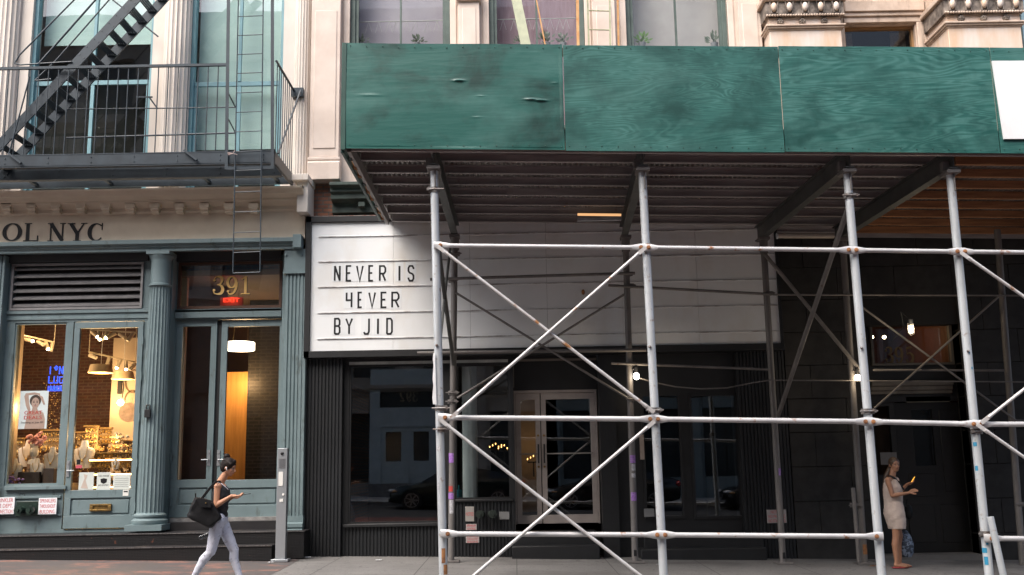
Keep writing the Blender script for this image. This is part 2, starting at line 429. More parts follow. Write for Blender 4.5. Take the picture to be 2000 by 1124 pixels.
b.box(XB-.17, XB-.02, 17.57, 17.8, za-.002, zf0+.04)
part('architrave', b, TEAL, b391, bevel=.004)
# frieze letters
def cat(pts, n=6, closed=False):
    P = [Vector(p) for p in pts]; out = []; m = len(P)
    for i in range(m if closed else m-1):
        p0 = P[i-1] if (i > 0 or closed) else P[0]; p1 = P[i]; p2 = P[(i+1)%m]; p3 = P[(i+2)%m] if (closed or i+2 < m) else P[-1]
        for k in range(n):
            t = k/n; out.append(.5*((2*p1)+(-p0+p2)*t+(2*p0-5*p1+4*p2-p3)*t*t+(-p0+3*p1-3*p2+p3)*t**3))
    if not closed: out.append(P[-1])
    return out
def glyph(b, ch, x, z, w, h, y, th):
    S = lambda q: (x+q[0]*w, z+q[1]*h)
    rib = lambda pts, ws, k=0, c=False: b.ribbon([S(p) for p in pts], [v*h for v in ws] if hasattr(ws,'__len__') else ws*h, y-k*.0012, th, c)
    if ch == 'O':
        n = 32; rib([(.5+.40*math.cos(2*math.pi*i/n), .5+.465*math.sin(2*math.pi*i/n)) for i in range(n)], [.06+.15*abs(math.cos(2*math.pi*i/n))**1.5 for i in range(n)], c=True)
    elif ch == 'C':
        n = 26; A = [rad(48+ (318-48)*i/n) for i in range(n+1)]
        rib([(.52+.42*math.cos(a), .5+.465*math.sin(a)) for a in A], [.06+.16*max(0,-math.cos(a))**1.3 for a in A]); rib([(.86,.62),(.86,1.0)], .05, 1)
    elif ch == 'L':
        rib([(.28,0),(.28,1)], .18); rib([(.02,.02),(.98,.02)], .05, 1); rib([(.06,.98),(.52,.98)], .05, 1); rib([(.94,.02),(.94,.30)], .05, 2)
    elif ch == 'N':
        rib([(.16,0),(.16,1)], .065); rib([(.16,.98),(.86,.02)], .2, 1); rib([(.86,0),(.86,1)], .065, 2); rib([(0,.02),(.33,.02)], .05, 3); rib([(-.03,.98),(.24,.98)], .05, 3); rib([(.70,.98),(1.02,.98)], .05, 3)
    elif ch == 'Y':
        rib([(.16,.98),(.52,.42)], .19); rib([(.86,.98),(.54,.45)], .07, 1); rib([(.52,0),(.52,.46)], .18, 2); rib([(.32,.02),(.74,.02)], .05, 3); rib([(0,.98),(.38,.98)], .05, 3); rib([(.70,.98),(1.02,.98)], .05, 3)
    elif ch == '3':
        rib(cat([(.12,.80),(.22,.94),(.45,.98),(.70,.92),(.76,.76),(.62,.58),(.36,.53)]), [.10,.08,.06,.05,.05]+[.05]*3+[.10,.13,.15,.16,.16]*3+[.1]*30 if 0 else [.05+.11*math.sin(math.pi*min(1,max(0,(i-8)/24)))for i in range(37)])
        rib(cat([(.36,.53),(.70,.47),(.84,.27),(.72,.06),(.42,.01),(.16,.07),(.10,.22)]), [.05+.12*math.sin(math.pi*min(1,max(0,(i-2)/24)))for i in range(37)], 1)
        b.ball((S((.14,.78))[0], y, S((.14,.78))[1]), (.07*h,th,.07*h)); b.ball((S((.14,.22))[0], y, S((.14,.22))[1]), (.075*h,th,.075*h))
    elif ch == '9':
        n = 26; rib([(.46+.33*math.cos(2*math.pi*i/n), .67+.30*math.sin(2*math.pi*i/n)) for i in range(n)], [.05+.1*abs(math.cos(2*math.pi*i/n)) for i in range(n)], c=True)
        rib(cat([(.82,.66),(.80,.35),(.62,.08),(.36,.01),(.18,.08)]), [.15-.1*i/24 for i in range(25)], 1); b.ball((S((.2,.16))[0], y, S((.2,.16))[1]), (.07*h,th,.07*h))
    elif ch == '1':
        rib([(.52,0),(.52,1)], .14); rib([(.18,.84),(.48,.95)], .06, 1); rib([(.12,.025),(.92,.025)], .05, 1)
    elif ch == '5':
        rib([(.24,.96),(.82,.96)], .10); rib([(.25,.96),(.22,.52)], .05, 1)
        rib(cat([(.22,.54),(.50,.62),(.80,.48),(.84,.24),(.62,.03),(.34,.01),(.14,.14)]), [.05+.11*math.sin(math.pi*min(1,i/34)) for i in range(37)], 2); b.ball((S((.17,.18))[0], y, S((.17,.18))[1]), (.07*h,th,.07*h))
    elif ch == '2':
        rib(cat([(.14,.78),(.28,.95),(.55,.97),(.78,.80),(.70,.55),(.40,.28),(.14,.04)]), [.06+.08*math.sin(math.pi*i/36) for i in range(37)]); rib([(.12,.05),(.88,.05)], .12, 1)
    return b
for ch, a, c in (('O',4,42),('L',45,75),('N',93,126),('Y',131,168),('C',171,203)):
    x0, x1, z0, z1 = RC(a, 436, c, 471, 17.78); b = B(); glyph(b, ch, x0, z0, x1-x0, z1-z0, 17.79, .02)
    part('letter', b, LETTER, b391)
# an extra letter left of frame keeps the word running out of view

# ground storey geometry
zl0 = W(300, 605, 18.0).z                    # bottom of louvre and transom
FLOOR1 = W(120, 1036, 18.0).z
ZR = za
# recess soffit and shopfront wall behind architrave
SF = 18.05
lou = RC(25, 517, 278, 603, SF); w1 = RC(19, 631, 122, 948, SF); d1 = RC(132, 628, 272, 1033, SF)
tr = RC(350, 514, 549, 601, 18.3); d2 = RC(336, 624, 549, 1011, 18.3)
xcl = W(292, 760, SF).x; xcr = W(330, 760, SF).x
b = B()
xs0 = W(-14, 700, SF).x
b.holes(xs0, xcl+.1, gz(-9), ZR+.02, [lou, w1, d1], SF, 18.20)
part('shopfront', b, TEAL, b391, bevel=.008)
b = B(); b.holes(xcr-.12, W(556,800,18.3).x, gz(-4), ZR+.02, [tr, d2], 18.3, 18.42); b.box(xcr-.12, xcr-.02, 18.05, 18.3, gz(-4), ZR+.02)
b.box(W(556,800,18.0).x-.10, W(556,800,18.0).x, 18.05, 18.3, gz(-4), ZR+.02)
x0, x1, z0, z1 = RC(340, 603, 549, 620, 18.2); b.box(x0, x1, 18.22, 18.298, z0, z1)
part('entrance_surround', b, TEAL, b391, bevel=.006)
# left edge: pilaster beyond display window (partly out of frame)
b = B(); x0, x1, z0, z1 = RC(-70, 490, -8, 1036, 17.85); b.ribs(x0, x1, z0, za, 17.85, 18.3, .06, .02); part('side_pilaster', b, TEAL, b391)
# raised mouldings: lintels, sills, panels
b = B()
for (p0,q0,p1,q1,y) in ((5,605,290,612,18.02),(5,619,290,624,18.03),(338,604,549,609,18.22),(8,950,128,957,17.98),(8,969,118,974,18.02),(8,1006,118,1009,18.02)): part('moulding', B().pb(p0,q0,p1,q1,y,y+.06), TEAL, b391, bevel=.004)
# dark strips painted as the recess shade above louvre and transom
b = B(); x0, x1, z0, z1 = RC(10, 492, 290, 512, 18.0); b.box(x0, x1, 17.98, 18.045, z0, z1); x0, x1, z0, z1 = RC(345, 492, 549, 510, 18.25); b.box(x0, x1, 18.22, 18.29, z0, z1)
part('recess_shade', b, pm('shadowed grey paint', (.035,.037,.04)), b391)
lv = thing('louvre_vent', 'grey metal louvre vent with six slats above the jewellery shop door', 'vent', ((lou[0]+lou[1])/2, SF, lou[2]))
b = B(); b.holes(lou[0]-.02, lou[1]+.02, lou[2]-.02, lou[3]+.02, [(lou[0]+.02, lou[1]-.02, lou[2]+.02, lou[3]-.02)], 18.01, 18.05); mesh('frame', b, pm('dull grey vent metal', (.26,.25,.25)), lv)
b = B(); b.box(lou[0], lou[1], 18.19, 18.2, lou[2], lou[3]); mesh('backing', b, DARKI, lv)
n = 6
for i in range(n):
    z = lou[2] + (lou[3]-lou[2])*(i+.25)/n; b = B(); b.profx([(18.03,z),(18.03,z+.03),(18.15,z+.11),(18.155,z+.085)], lou[0]+.021, lou[1]-.021); mesh('slat', b, pm('vent slat metal', (.20,.19,.19), (.13,.125,.125)) if i == 0 else bpy.data.materials['vent slat metal'], lv)
# display window
dw = part('display_window', B().holes(w1[0]-.03, w1[1]+.03, w1[2]-.03, w1[3]+.03, [(w1[0]+.03,w1[1]-.03,w1[2]+.03,w1[3]-.03)], 18.07, 18.13), TEAL, b391)
part('pane', B().box(w1[0]+.02, w1[1]-.02, 18.10, 18.108, w1[2]+.02, w1[3]-.02), GLASS, dw)
# shop door
def door(parent, r, g, y, th=.05, panel=None, name='door', mat=TEAL, glass=GLASS, pane_y=None, bev=.005):
    d = part(name, B().holes(r[0], r[1], r[2], r[3], [g]+([panel] if panel else []), y, y+th), mat, parent, bevel=bev)
    part('pane', B().box(g[0]-.01, g[1]+.01, y+th*.5, y+th*.5+.006, g[2]-.01, g[3]+.01), glass, d)
    if panel:
        p = panel; q = B(); q.box(p[0]-.01, p[1]+.01, y+.03, y+.045, p[2]-.01, p[3]+.01); q.box(p[0]+.035, p[1]-.035, y+.012, y+.032, p[2]+.035, p[3]-.035)
        part('panel', q, mat, d, bevel=.004)
    return d
g1 = RC(147, 641, 262, 957, 18.02); pn = RC(137, 973, 254, 1007, 18.02); r1 = RC(134, 629, 271, 1032, 18.02)
dshop = door(b391, r1, g1, 18.02, .07, pn)
b = B(); m0 = RC(174, 985, 216, 999, 17.98); b.holes(m0[0], m0[1], m0[2], m0[3], [(m0[0]+.06,m0[1]-.06,m0[2]+.03,m0[3]-.03)], 17.995, 18.03); b.box(m0[0]+.055, m0[1]-.055, 18.012, 18.03, m0[2]+.025, m0[3]-.025)
part('mail_slot', b, BRASS, dshop, bevel=.003)
def handle(parent, px0, py0, px1, py1, y, lever=None, m=STEELB):
    b = B(); x0,x1,z0,z1 = RC(px0,py0,px1,py1,y); b.box(x0,x1,y-.012,y+.002,z0,z1)
    zm = z0+(z1-z0)*.38; xm = (x0+x1)/2
    b.tube((xm,y-.06,zm),(xm,y,zm),.012)
    if lever: b.tube((xm,y-.06,zm),(xm+lever,y-.06,zm),.011)
    b.tube((xm,y-.022,z1-.05),(xm,y,z1-.05),.018)
    return part('handle', b, m, parent)
handle(dshop, 130, 900, 136, 932, 18.02, .13)
for py in (665, 735, 815, 905, 990):
    part('hinge', B().tube((r1[1]+.012,18.0,W(270,py-8,18).z),(r1[1]+.012,18.0,W(270,py+8,18).z),.014), TEAL, dshop)
# double entrance door 391
def leaf(pxa, pxb, gxa, gxb, lever):
    r = RC(pxa, 626, pxb, 1011, 18.32); g = RC(gxa, 638, gxb, 937, 18.32); p = RC(gxa-2, 953, gxb-2, 987, 18.32)
    return door(b391, r, g, 18.32, .06, p)
dl = leaf(337, 418, 351, 407, 1); dr = leaf(427, 547, 440, 543, -1)
handle(dl, 405, 879, 411, 910, 18.32, -.12); handle(dr, 424, 879, 430, 910, 18.32, .10)
b = B(); x0,x1,z0,z1 = RC(418, 626, 427, 1011, 18.36); b.box(x0,x1,18.36,18.38,z0,z1); part('door_gap_strip', b, BLACKM, b391)
b = B(); x0,x1,z0,z1 = RC(333, 1011, 549, 1018, 18.25); b.box(x0,x1,18.22,18.5,z0,z1); part('door_sill', b, pm('worn steel sill', (.45,.43,.42), (.25,.24,.23), 8, .5, .5), b391)
for py in (655, 727, 810, 895, 980):
    part('hinge', B().tube((W(334,py,18.3).x,18.29,W(334,py-9,18.3).z),(W(334,py,18.3).x,18.29,W(334,py+9,18.3).z),.016), TEAL, dl)
tw = part('transom_window', B().holes(tr[0]-.02, tr[1]+.02, tr[2]-.02, tr[3]+.02, [(tr[0]+.03,tr[1]-.03,tr[2]+.03,tr[3]-.03)], 18.28, 18.34), BROWNI, b391)
part('pane', B().box(tr[0]+.02, tr[1]-.02, 18.31, 18.318, tr[2]+.02, tr[3]-.02), GLASSU, tw)
for ch, a, c in (('3',415,439),('9',441,466),('1',468,490)):
    x0,x1,z0,z1 = RC(a, 540, c, 575, 18.3); b = B(); glyph(b, ch, x0, z0, x1-x0, z1-z0, 18.300, .006); part('number', b, GOLD, tw)
    b = B(); glyph(b, ch, x0+.012, z0-.012, x1-x0, z1-z0, 18.3065, .003); part('number_shadow', b, LETTER, tw)
# round column
def column(cx, cy, r0, r1, zb, zt2, mat, fl=20, plinth=True, parent=None):
    b = B(); H = zt2-zb
    prof = [(r0*1.30,zb+.10),(r0*1.36,zb+.13),(r0*1.36,zb+.17),(r0*1.22,zb+.19),(r0*1.12,zb+.21),(r0*1.22,zb+.23),(r0*1.24,zb+.26),(r0*1.06,zb+.285)]
    n = 14
    for i in range(n+1): prof.append((r0+(r1-r0)*(i/n)**1.5, zb+.30+(H-.95)*i/n))
    zn = zb+.30+(H-.95)
    lo, hi = zb+.299, zn+.001
    prof += [(r1*.99,zn+.01),(r1*1.13,zn+.02),(r1*1.13,zn+.05),(r1*1.0,zn+.065),(r1*.99,zt2-.16),(r1*1.05,zt2-.13),(r1*1.2,zt2-.09),(r1*1.22,zt2-.07),(r1*1.0,zt2-.06)]
    b.lathe(cx, cy, prof, n=fl*6, flutes=fl, fd=r0*.10, lo=lo, hi=hi)
    if plinth: b.box(cx-r0*1.42, cx+r0*1.42, cy-r0*1.42, cy+r0*1.42, zb, zb+.10)
    b.box(cx-r1*1.2, cx+r1*1.2, cy-r1*1.2, cy+r1*1.2, zt2-.06, zt2)
    return part('column', b, mat, parent)
cc = W(302, 760, 17.8); zcb = W(293, 1036, 17.75).z
c1 = column(cc.x, 17.85, .225, .175, zcb, za-.001, TEAL, parent=b391)
# square fluted pilaster at the right of 391
x0,x1,z0,z1 = RC(550, 490, 597, 1036, 17.75)
b = B(); zcap = W(570, 533, 17.75).z; zbs = W(570, 1008, 17.75).z
b.ribs(x0+.02, x1-.01, zbs, zcap, 17.75, 18.3, .062, .022)
b.box(x0, x1, 17.74, 18.3, zcap, za-.001); b.box(x0-.02, x1+.01, 17.71, 18.3, zcap-.02, zcap+.012)
b.box(x0-.005, x1, 17.73, 18.3, zbs-.10, zbs); b.profx([(17.74,zbs-.1),(17.68,zbs-.13),(17.68,zbs-.19),(17.71,zbs-.21),(17.66,zbs-.24),(17.66,z0-.0),(18.3,z0),(18.3,zbs-.1)], x0-.03, x1+.0)
for px in (558, 588): p = W(px, 498, 17.73); b.tube((p.x,17.71,p.z),(p.x,17.75,p.z),.022)
b391p = part('pilaster', b, TEAL, b391, bevel=.003)
# masonry body: side wall, spandrels
b = B()
b.box(XB-.06, XB+.03, 18.3, 26, gz(-4)-.3, 13.5)
b.box(X0, XB, 25.8, 26.0, -.2, 13.5); b.box(X0, XB, 18.5, 25.8, 13.3, 13.5); b.box(X0-.1, X0, 18.2, 26, -.2, 13.5)
part('rear_wall', b, BRICKD, b391)
def storeys(xa, xb, z0, z1, m, root):
    n = max(1, round((xb-xa)/3)); w_ = (xb-xa)/n; hs = [(xa+w_*(i+.22), xa+w_*(i+.78), z0+3.6*j+.9, z0+3.6*j+3.1) for i in range(n) for j in range(int((z1-z0)/3.6))]
    part('upper_storeys', B().holes(xa, xb, z0, z1, hs, 18.12, 18.5).box(xa, xb, 18.7, 18.8, z0, z1), m, root)
storeys(X0, XB, 13.5, 24.5, CREAM, b391)
# ---- upper storey
zfl = zt
wa = RC(58, -60, 297, 372, 18.15); wb = RC(370, -60, 553, 372, 18.15)
b = B(); b.holes(X0, XB, zt-.25, 13.3, [(wa[0],wa[1],zt+.05,12.3),(wb[0],wb[1],zt+.05,12.3),(-12.6,-10.6,zt+.05,12.3)], 18.10, 18.5)
part('upper_wall', b, CREAM, b391)
for px0, px1 in ((-28, 24), (309, 363), (569, 602)):
    a = W(px0, 170, 17.9).x; c = W(px1, 170, 17.9).x; r = (c-a)/2
    col = column((a+c)/2, 18.12, r*.98, r*.93, zt+.02 if px0 > 500 else zt-.33,  13.2, CREAM, fl=18, parent=b391, plinth=px0 > 500)
def sash(wr, yy, shade, name='sash_window', mull=None, frame=TEALW, zm=None, glass=GLASSU, shades=None, half=False):
    x0, x1, z0, z1 = wr
    f = .07; wnd = part(name, B().holes(x0, x1, z0, z1, [(x0+f,x1-f,z0+f,z1-f)], yy-.06, yy+.08), frame, b391 if half is False else half, bevel=.005)
    b = B(); zmm = zm
    b.box(x0+f, x1-f, yy, yy+.05, zmm-.04, zmm+.05)
    if mull: b.box(mull-.035, mull+.035, yy+.005, yy+.055, z0+f, zmm-.041); b.box(mull-.03, mull+.03, yy-.015, yy+.045, zmm+.051, z1-f)
    b.box(x0+f, x0+f+.07, yy+.01, yy+.05, z0+f, zmm-.041); b.box(x1-f-.07, x1-f, yy+.01, yy+.05, z0+f, zmm-.041); b.box(x0+f+.071, x1-f-.071, yy+.01, yy+.05, z0+f, z0+f+.09)
    part('sash', b, frame, wnd, bevel=.004)
    for (a0, a1) in ((z0+f, zmm-.04), (zmm+.05, z1-f)):
        part('pane', B().box(x0+f+.01, x1-f-.01, yy+.03, yy+.036, a0, a1), glass, wnd)
    if shade: part('blind', B().box(x0+.05, x1-.05, yy+.28, yy+.29, shade[0], shade[1]), shade[2], wnd)
    return wnd
BLIND = pm('mint blind with sky reflection', (.66,.78,.74), (.58,.70,.67), 1.2, .8, stretch=(.4,1,3))  # drawn blind whose pale colour also carries the sky reflected in the panes
BLINDG = pm('grey blind', (.40,.47,.45), (.33,.40,.38), 1.2, .8)
zma = W(180, 161, 18.2).z
sash((wa[0],wa[1],zt+.06,12.3), 18.24, (W(180,88,18.5).z, 12.2, BLIND), mull=W(183,100,18.2).x, zm=zma)
sash((wb[0],wb[1],zt+.06,12.3), 18.24, (W(460,292,18.5).z, 12.2, BLIND), mull=W(465,200,18.2).x, zm=W(460,163,18.2).z)
sash((-12.6,-10.6,zt+.06,12.3), 18.24, None, mull=-11.6, zm=zma)
# rooms behind the upper windows
b = B(); b.box(X0, XB-.07, 21.5, 21.6, zt, 13.2); b.box(X0, XB-.07, 18.5, 21.5, zt-.15, zt+.04)
part('interior_wall', b, pm('dim brown room', (.12,.10,.08), (.08,.065,.05), 1), b391)
# steps
STEP = None
def diamond():
    m, n, l, p = newmat('diamond plate steel'); p.inputs['Roughness'].default_value = .45; p.inputs['Metallic'].default_value = .3
    tc = n.new('ShaderNodeTexCoord'); mp = n.new('ShaderNodeMapping'); mp.inputs['Rotation'].default_value = (0, rad(45), 0); mp.inputs['Scale'].default_value = (55,55,55)
    ck = n.new('ShaderNodeTexChecker'); ck.inputs['Scale'].default_value = 1.0; l.new(tc.outputs['Object'], mp.inputs[0]); l.new(mp.outputs[0], ck.inputs[0])
    c = mixc(n, l, ck.outputs['Fac'], (.007,.007,.008), (.017,.016,.016))
    f, _ = noise_fac(n, l, 5, (1,1,1), lo=.66, hi=.72); c = mixc(n, l, f, c, (.14,.05,.03)); l.new(c, p.inputs['Base Color'])
    bp = n.new('ShaderNodeBump'); bp.inputs['Strength'].default_value = .4; bp.inputs['Distance'].default_value = .004; l.new(ck.outputs['Fac'], bp.inputs['Height']); l.new(bp.outputs[0], p.inputs['Normal']); return m
DIAM = diamond()
NOSE = pm('worn bright nosing', (.30,.285,.28), (.07,.066,.066), 40, .4, .6)
STT = pm('worn dark tread', (.034,.032,.034), (.020,.019,.020), 3, .4, .2, stretch=(.5,2,2), c3=(.14,.11,.09), s3=2, lo3=.6, hi3=.8)
zs1 = W(290, 1043, 17.3).z; zs2 = W(290, 1070, 16.95).z
def step(x0, x1, y0, y1, zt_, zb_):
    s = part('step', B().box(x0, x1, y0+.012, y1, zb_, zt_-.02), DIAM, b391)
    part('tread', B().box(x0-.006, x1+.006, y0, y1, zt_-.02, zt_), STT, s)
    part('nosing', B().box(x0-.006, x1+.006, y0-.004, y0+.010, zt_-.010, zt_+.003), NOSE, s)
step(X0, W(592,1060,17.3).x, 17.35, 18.28, zs1, gz(-9)-.1)
step(X0, W(529,1080,16.95).x, 16.98, 17.36, zs2, gz(-9)-.1)
zd = W(440, 1018, 18.2).z
part('threshold', B().box(W(325,1020,18.0).x, W(549,1020,18.0).x, 17.98, 18.6, zs1, zd), STT, b391)
part('threshold', B().box(xs0, W(290,1040,18.0).x, 18.06, 18.4, gz(-9), W(190,1034,18.05).z-.005), STT, b391)

# ------------------------------------------------------------------ fire escape
fe = thing('fire_escape', 'blue black iron fire escape balcony with stair and drop ladder on the cream building', 'fire escape', (-6.5, 17.2, W(300,297,16.5).z))
YF, YB = 16.5, 17.95
zf = W(300, 299, YF).z; zrail = W(220, 131, YF).z; xR = W(537, 300, YF).x; XL = -12
def fpart(n_, b, m=IRON, p=None, **k): return mesh(n_, b, m, p or fe, **k)
fpart('front_channel', B().box(XL, xR, YF, YF+.05, zf-.21, zf).box(XL, xR, YF, YF+.10, zf-.225, zf-.2).box(XL, xR, YF-.005, YF+.10, zf-.01, zf+.008))
xq = xR-.06; fpart('rear_channel', B().box(XL, xq, 17.25, 17.30, zf-.22, zf-.04).box(XL, xq, 17.20, 17.33, zf-.235, zf-.215)); fpart('wall_channel', B().box(XL, xq, 17.85, 17.90, zf-.2, zf-.04))
fpart('end_channel', B().box(xR-.05, xR, YF+.052, YB, zf-.21, zf+.0), bevel=.004)
b = B()
k = 0
y = YF+.14
while y < 17.7:
    b.box(XL, xR-.06, y, y+.012, zf-.03, zf-.004); y += .055
fpart('floor_grating', b)
for px in (28, 180, 380, 520):
    x = W(px, 330, 17).x; fpart('bracket', B().bar((x,17.31,zf-.14),(x,17.95,zf-.14),.06,.05))
for px in (30, 372):
    x = W(px, 310, YF).x; p = W(px-10, 302, YF-.05)
    fpart('strut', B().bar((x-.10,YF-.04,zf+.02),(x+.13,YF-.05,zf-.16),.03,.05,up=(0,1,0)))
rv = B()
for i in range(26):
    x = W(10+21*i, 310, YF).x
    if i % 4 == 0:
        for zz in (zf-.06, zf-.15): rv.ball((x, YF-.002, zz), .012, 8, 5)
for i in range(26):
    x = W(10+21*i, 335, 17.25).x
    if i % 5 == 0:
        for zz in (zf-.06, zf-.16): rv.ball((x, 17.245, zz), .013, 8, 5)
fpart('rivets', rv)
xr1 = W(444, 128, YF).x
fpart('top_rail', B().box(XL, xr1, YF-.02, YF+.03, zrail-.02, zrail+.025))
px = 12.0 - 19.6*14
while px < 436:
    x = W(px, 210, YF).x; fpart('baluster', B().tube((x,YF+.005,zf),(x,YF+.005,zrail),.0105,n=6)); px += 19.6
# end railing, running back to the wall
zr2 = W(535, 119, YF).z
fpart('end_rail', B().tube((xR-.02,YF+.02,zr2),(xR-.02,YB,zr2),.022).box(xR-.06,xR+.16,YB-.05,YB+.12,zr2-.12,zr2+.05))
for i in range(9):
    y = YF+.10+i*.158; fpart('baluster', B().tube((xR-.02,y,zf),(xR-.02,y,zr2),.0085,n=6))
fpart('brace', B().bar((xR+.12,YB-.08,zr2-.02),(xR+.03,YF+.1,zf-.02),.025,.03))
# guides of the drop ladder
for a, c in ((447, 442), (532, 532)):
    p0 = W(a, -60, YF-.03); p1 = W(c, 331, YF-.03); fpart('ladder_guide', B().bar(p0, p1, .055, .018, up=(0,1,0)))
zg = W(490, 329, YF-.03).z
fpart('ladder_stop', B().bar((W(442,329,YF-.03).x,YF-.03,zg),(W(533,329,YF-.03).x,YF-.03,zg),.03,.045))
lad = fpart('drop_ladder', B().tube(W(467,-80,YF-.06), W(455,533,YF-.06), .011, n=8).tube(W(515,-80,YF-.06), W(508,530,YF-.06), .011, n=8))
ys_ = [-4,33,70,107,144,182,220,258,297,334,376,415,455,494,534]
for q in ys_:
    t = (q+80)/613; fpart('rung', B().tube(W(467-12*t,q,YF-.06), W(515-7*t,q-2,YF-.06), .008, n=6), p=lad)
# inner guard rails of the stair opening
for q0, q1 in ((214, 210), (270, 260)):
    fpart('inner_rail', B().tube(W(130,q0,16.95), W(460,q1,16.95), .011 if q0 < 250 else .016, n=6).tube(W(460,q1,16.95), W(443,q1-33,16.6), .012, n=6))
fpart('inner_brace', B().tube(W(292,191,16.95), W(308,213,16.95), .013).bar(W(266,190,16.9), W(298,190,16.9), .02,.025))
# stair
YA, YC = 16.6, 17.25
def online(y_, t, A=True):   # param t along the stair by px
    return None
sA0, sA1 = W(-30, 316, YA), W(330, -71, YA)
dv = sA1 - sA0; dvn = dv.normalized()
for yy in (YA, YC):
    p0 = Vector((sA0.x, yy, sA0.z)); p1 = Vector((sA1.x, yy, sA1.z)); p1 = p0 + (p1-p0)*1.25
    fpart('stringer', B().bar(p0, p1, .03, .17, up=(-dvn.z,0,dvn.x)))
nt_ = 21
for i in range(nt_):
    c = sA0 + dv*(i+.4)/17.2
    t = fpart('stair_tread', B().box(c.x-.085, c.x+.075, YA+.016, YA+.045, c.z-.03, c.z+.01).box(c.x-.085, c.x+.075, YC-.045, YC-.016, c.z-.03, c.z+.01))
    b = B()
    for j in range(4): b.box(c.x-.085+j*.043, c.x-.063+j*.043, YA+.046, YC-.046, c.z-.012, c.z+.012)
    fpart('slat', b, p=t)
rv = B()
for i in range(30):
    c = sA0 + dv*1.2*i/30
    for s in (-.05, .05): rv.ball((c.x - dvn.z*s, YA-.016, c.z + dvn.x*s), .011, 6, 4)
fpart('stair_rivets', rv)
def rail(a, c, Y, r=.012): fpart('stair_rail', B().path([W(p[0],p[1],Y) for p in (a, c)], r))
fpart('stair_rail', B().path([W(140,121,YA-.03), W(40,127,YA-.03), W(29,124,YA-.03), W(38,108,YA-.03), W(150,-5,YA-.03)], .014))
rail((75,126), (192,-6), YA-.03, .018); fpart('stair_rail', B().path([W(100,155,17.25), W(68,158,17.25), W(110,118,17.25), W(222,-10,17.25)], .014))
rail((220,0),(309,72), 17.9, .015)
rail((18,300),(58,150), YF-.03, .013)
# tied rag
b = B(); p = W(455,300,YF-.1)
for i in range(7):
    a = random.uniform(0, 6.28); b.bar(p, p+Vector((.09*math.cos(a), -.01, .06*math.sin(a))), .012, .006)
solo('rag_strip', b, pm('pink rag', (.5,.38,.35)), 'small pale pink rag tied to the foot of the fire escape ladder guide', 'rag')
# ------------------------------------------------------------------ building 393 (pale pink above, black shop below)
XC = W(1521, 560, YW).x; XCU = W(1490, 60, YW).x
b393 = thing('painted_building', 'pale pink building with black ribbed shop base behind the green shed', 'building', ((XB+XC)/2, YW, gz(0)))
U = YW+.1
zq = W(640, 352, 17.9).z
def upw(px0, px1): r = RC(px0, -60, px1, 120, U); return (r[0], r[1], zq+.9, 12.5)
uw = [upw(684, 879), upw(955, 1141), upw(1222, 1420)]
b = B(); b.holes(XB+.04, XCU, zq-.02, 13.5, uw, U, U+.35); part('upper_wall', b, PINK, b393)
for a, c in ((607, 664), (896, 937), (1160, 1204), (1447, 1491)):
    x0 = W(a, 100, 17.9).x; x1 = W(c, 100, 17.9).x; b = B()
    b.box(x0, x1, 17.92, U, zq+.45, W(650,-3,17.9).z if a == 896 else 13.4)
    b.box(x0+.07, x1-.07, 17.905, 17.921, zq+.62, 10.25)
    b.profx([(17.92,zq+.45),(17.88,zq+.44),(17.88,zq+.39),(17.9,zq+.37),(17.84,zq+.33),(17.84,zq),(U,zq),(U,zq+.45)], x0-.02, x1+.03)
    if a == 896: b.box(x0-.03, x1+.03, 17.86, U, W(916,-1,17.9).z-.03, W(916,-20,17.9).z)
    part('wall_pilaster', b, PINK, b393, bevel=.01)
for i, r in enumerate(uw):
    z1 = 12.5; x0, x1, z0, _ = r
    jam = B().box(x0-.12, x0, U-.03, U+.05, z0, z1).box(x1, x1+.12, U-.03, U+.05, z0, z1); part('window_jamb', jam, PINK, b393, bevel=.01)
    wn = part('sash_window', B().holes(x0, x1, z0, z1, [(x0+.09,x1-.09,z0+.1,z1-.1)], U+.06, U+.2), GREENF, b393, bevel=.006)
    b = B(); b.holes(x0+.09, x1-.09, z0+.1, z1-.1, [(x0+.15,x1-.15,z0+.2,z1-.2)], U+.1, U+.16); xm = (x0+x1)/2
    b.box(xm-.018, xm+.018, U+.10, U+.158, z0+.2, z1-.2); part('sash', b, GREENF, wn)
    part('pane', B().box(x0+.14, x1-.14, U+.13, U+.136, z0+.19, z1-.19), GLASSG, wn)
MAUVE = pm('mauve curtain', (.34,.25,.28), (.27,.18,.21), 3, .9, stretch=(5,1,.6))
GREYC = pm('grey scrim', (.42,.40,.385), (.34,.32,.31), 1.2, .9)
LILAC = pm('lilac board', (.42,.39,.43), (.34,.31,.36), 1.2, .9)
for r, m in zip(uw, (LILAC, MAUVE, GREYC)):
    part('curtain', B().box(r[0]+.03, r[1]-.03, U+.6, U+.61, zq+.6, 12.4), m, b393)
# hanging wires and rod, plants on the sills (behind the glass)
WIRE = pm('pale wire', (.5,.5,.48), None, 3, .4)
for r, nn in ((uw[0], 8), (uw[1], 9)):
    zz = W(780, 42, U+.4).z
    t = thing('hanging_rail', 'pale wire rail with hooks hanging inside the %s green sash window' % ('lilac' if r is uw[0] else 'mauve'), 'rail', ((r[0]+r[1])/2, U+.4, zz), group=None)
    mesh('rod', B().tube((r[0]+.12,U+.4,zz),(r[1]-.12,U+.4,zz),.010), WIRE, t)
    for k in range(nn):
        x = r[0]+.3+(r[1]-r[0]-.6)*(k+random.uniform(-.2,.2))/(nn-1)
        mesh('hook', B().tube((x,U+.4,zz),(x-.07,U+.4,zz-.24),.004,n=4).tube((x,U+.4,zz),(x+.06,U+.4,zz-.22),.004,n=4), WIRE, t)
LEAFM = pm('house plant leaf', (.10,.20,.05), (.16,.30,.06), 9, .5)
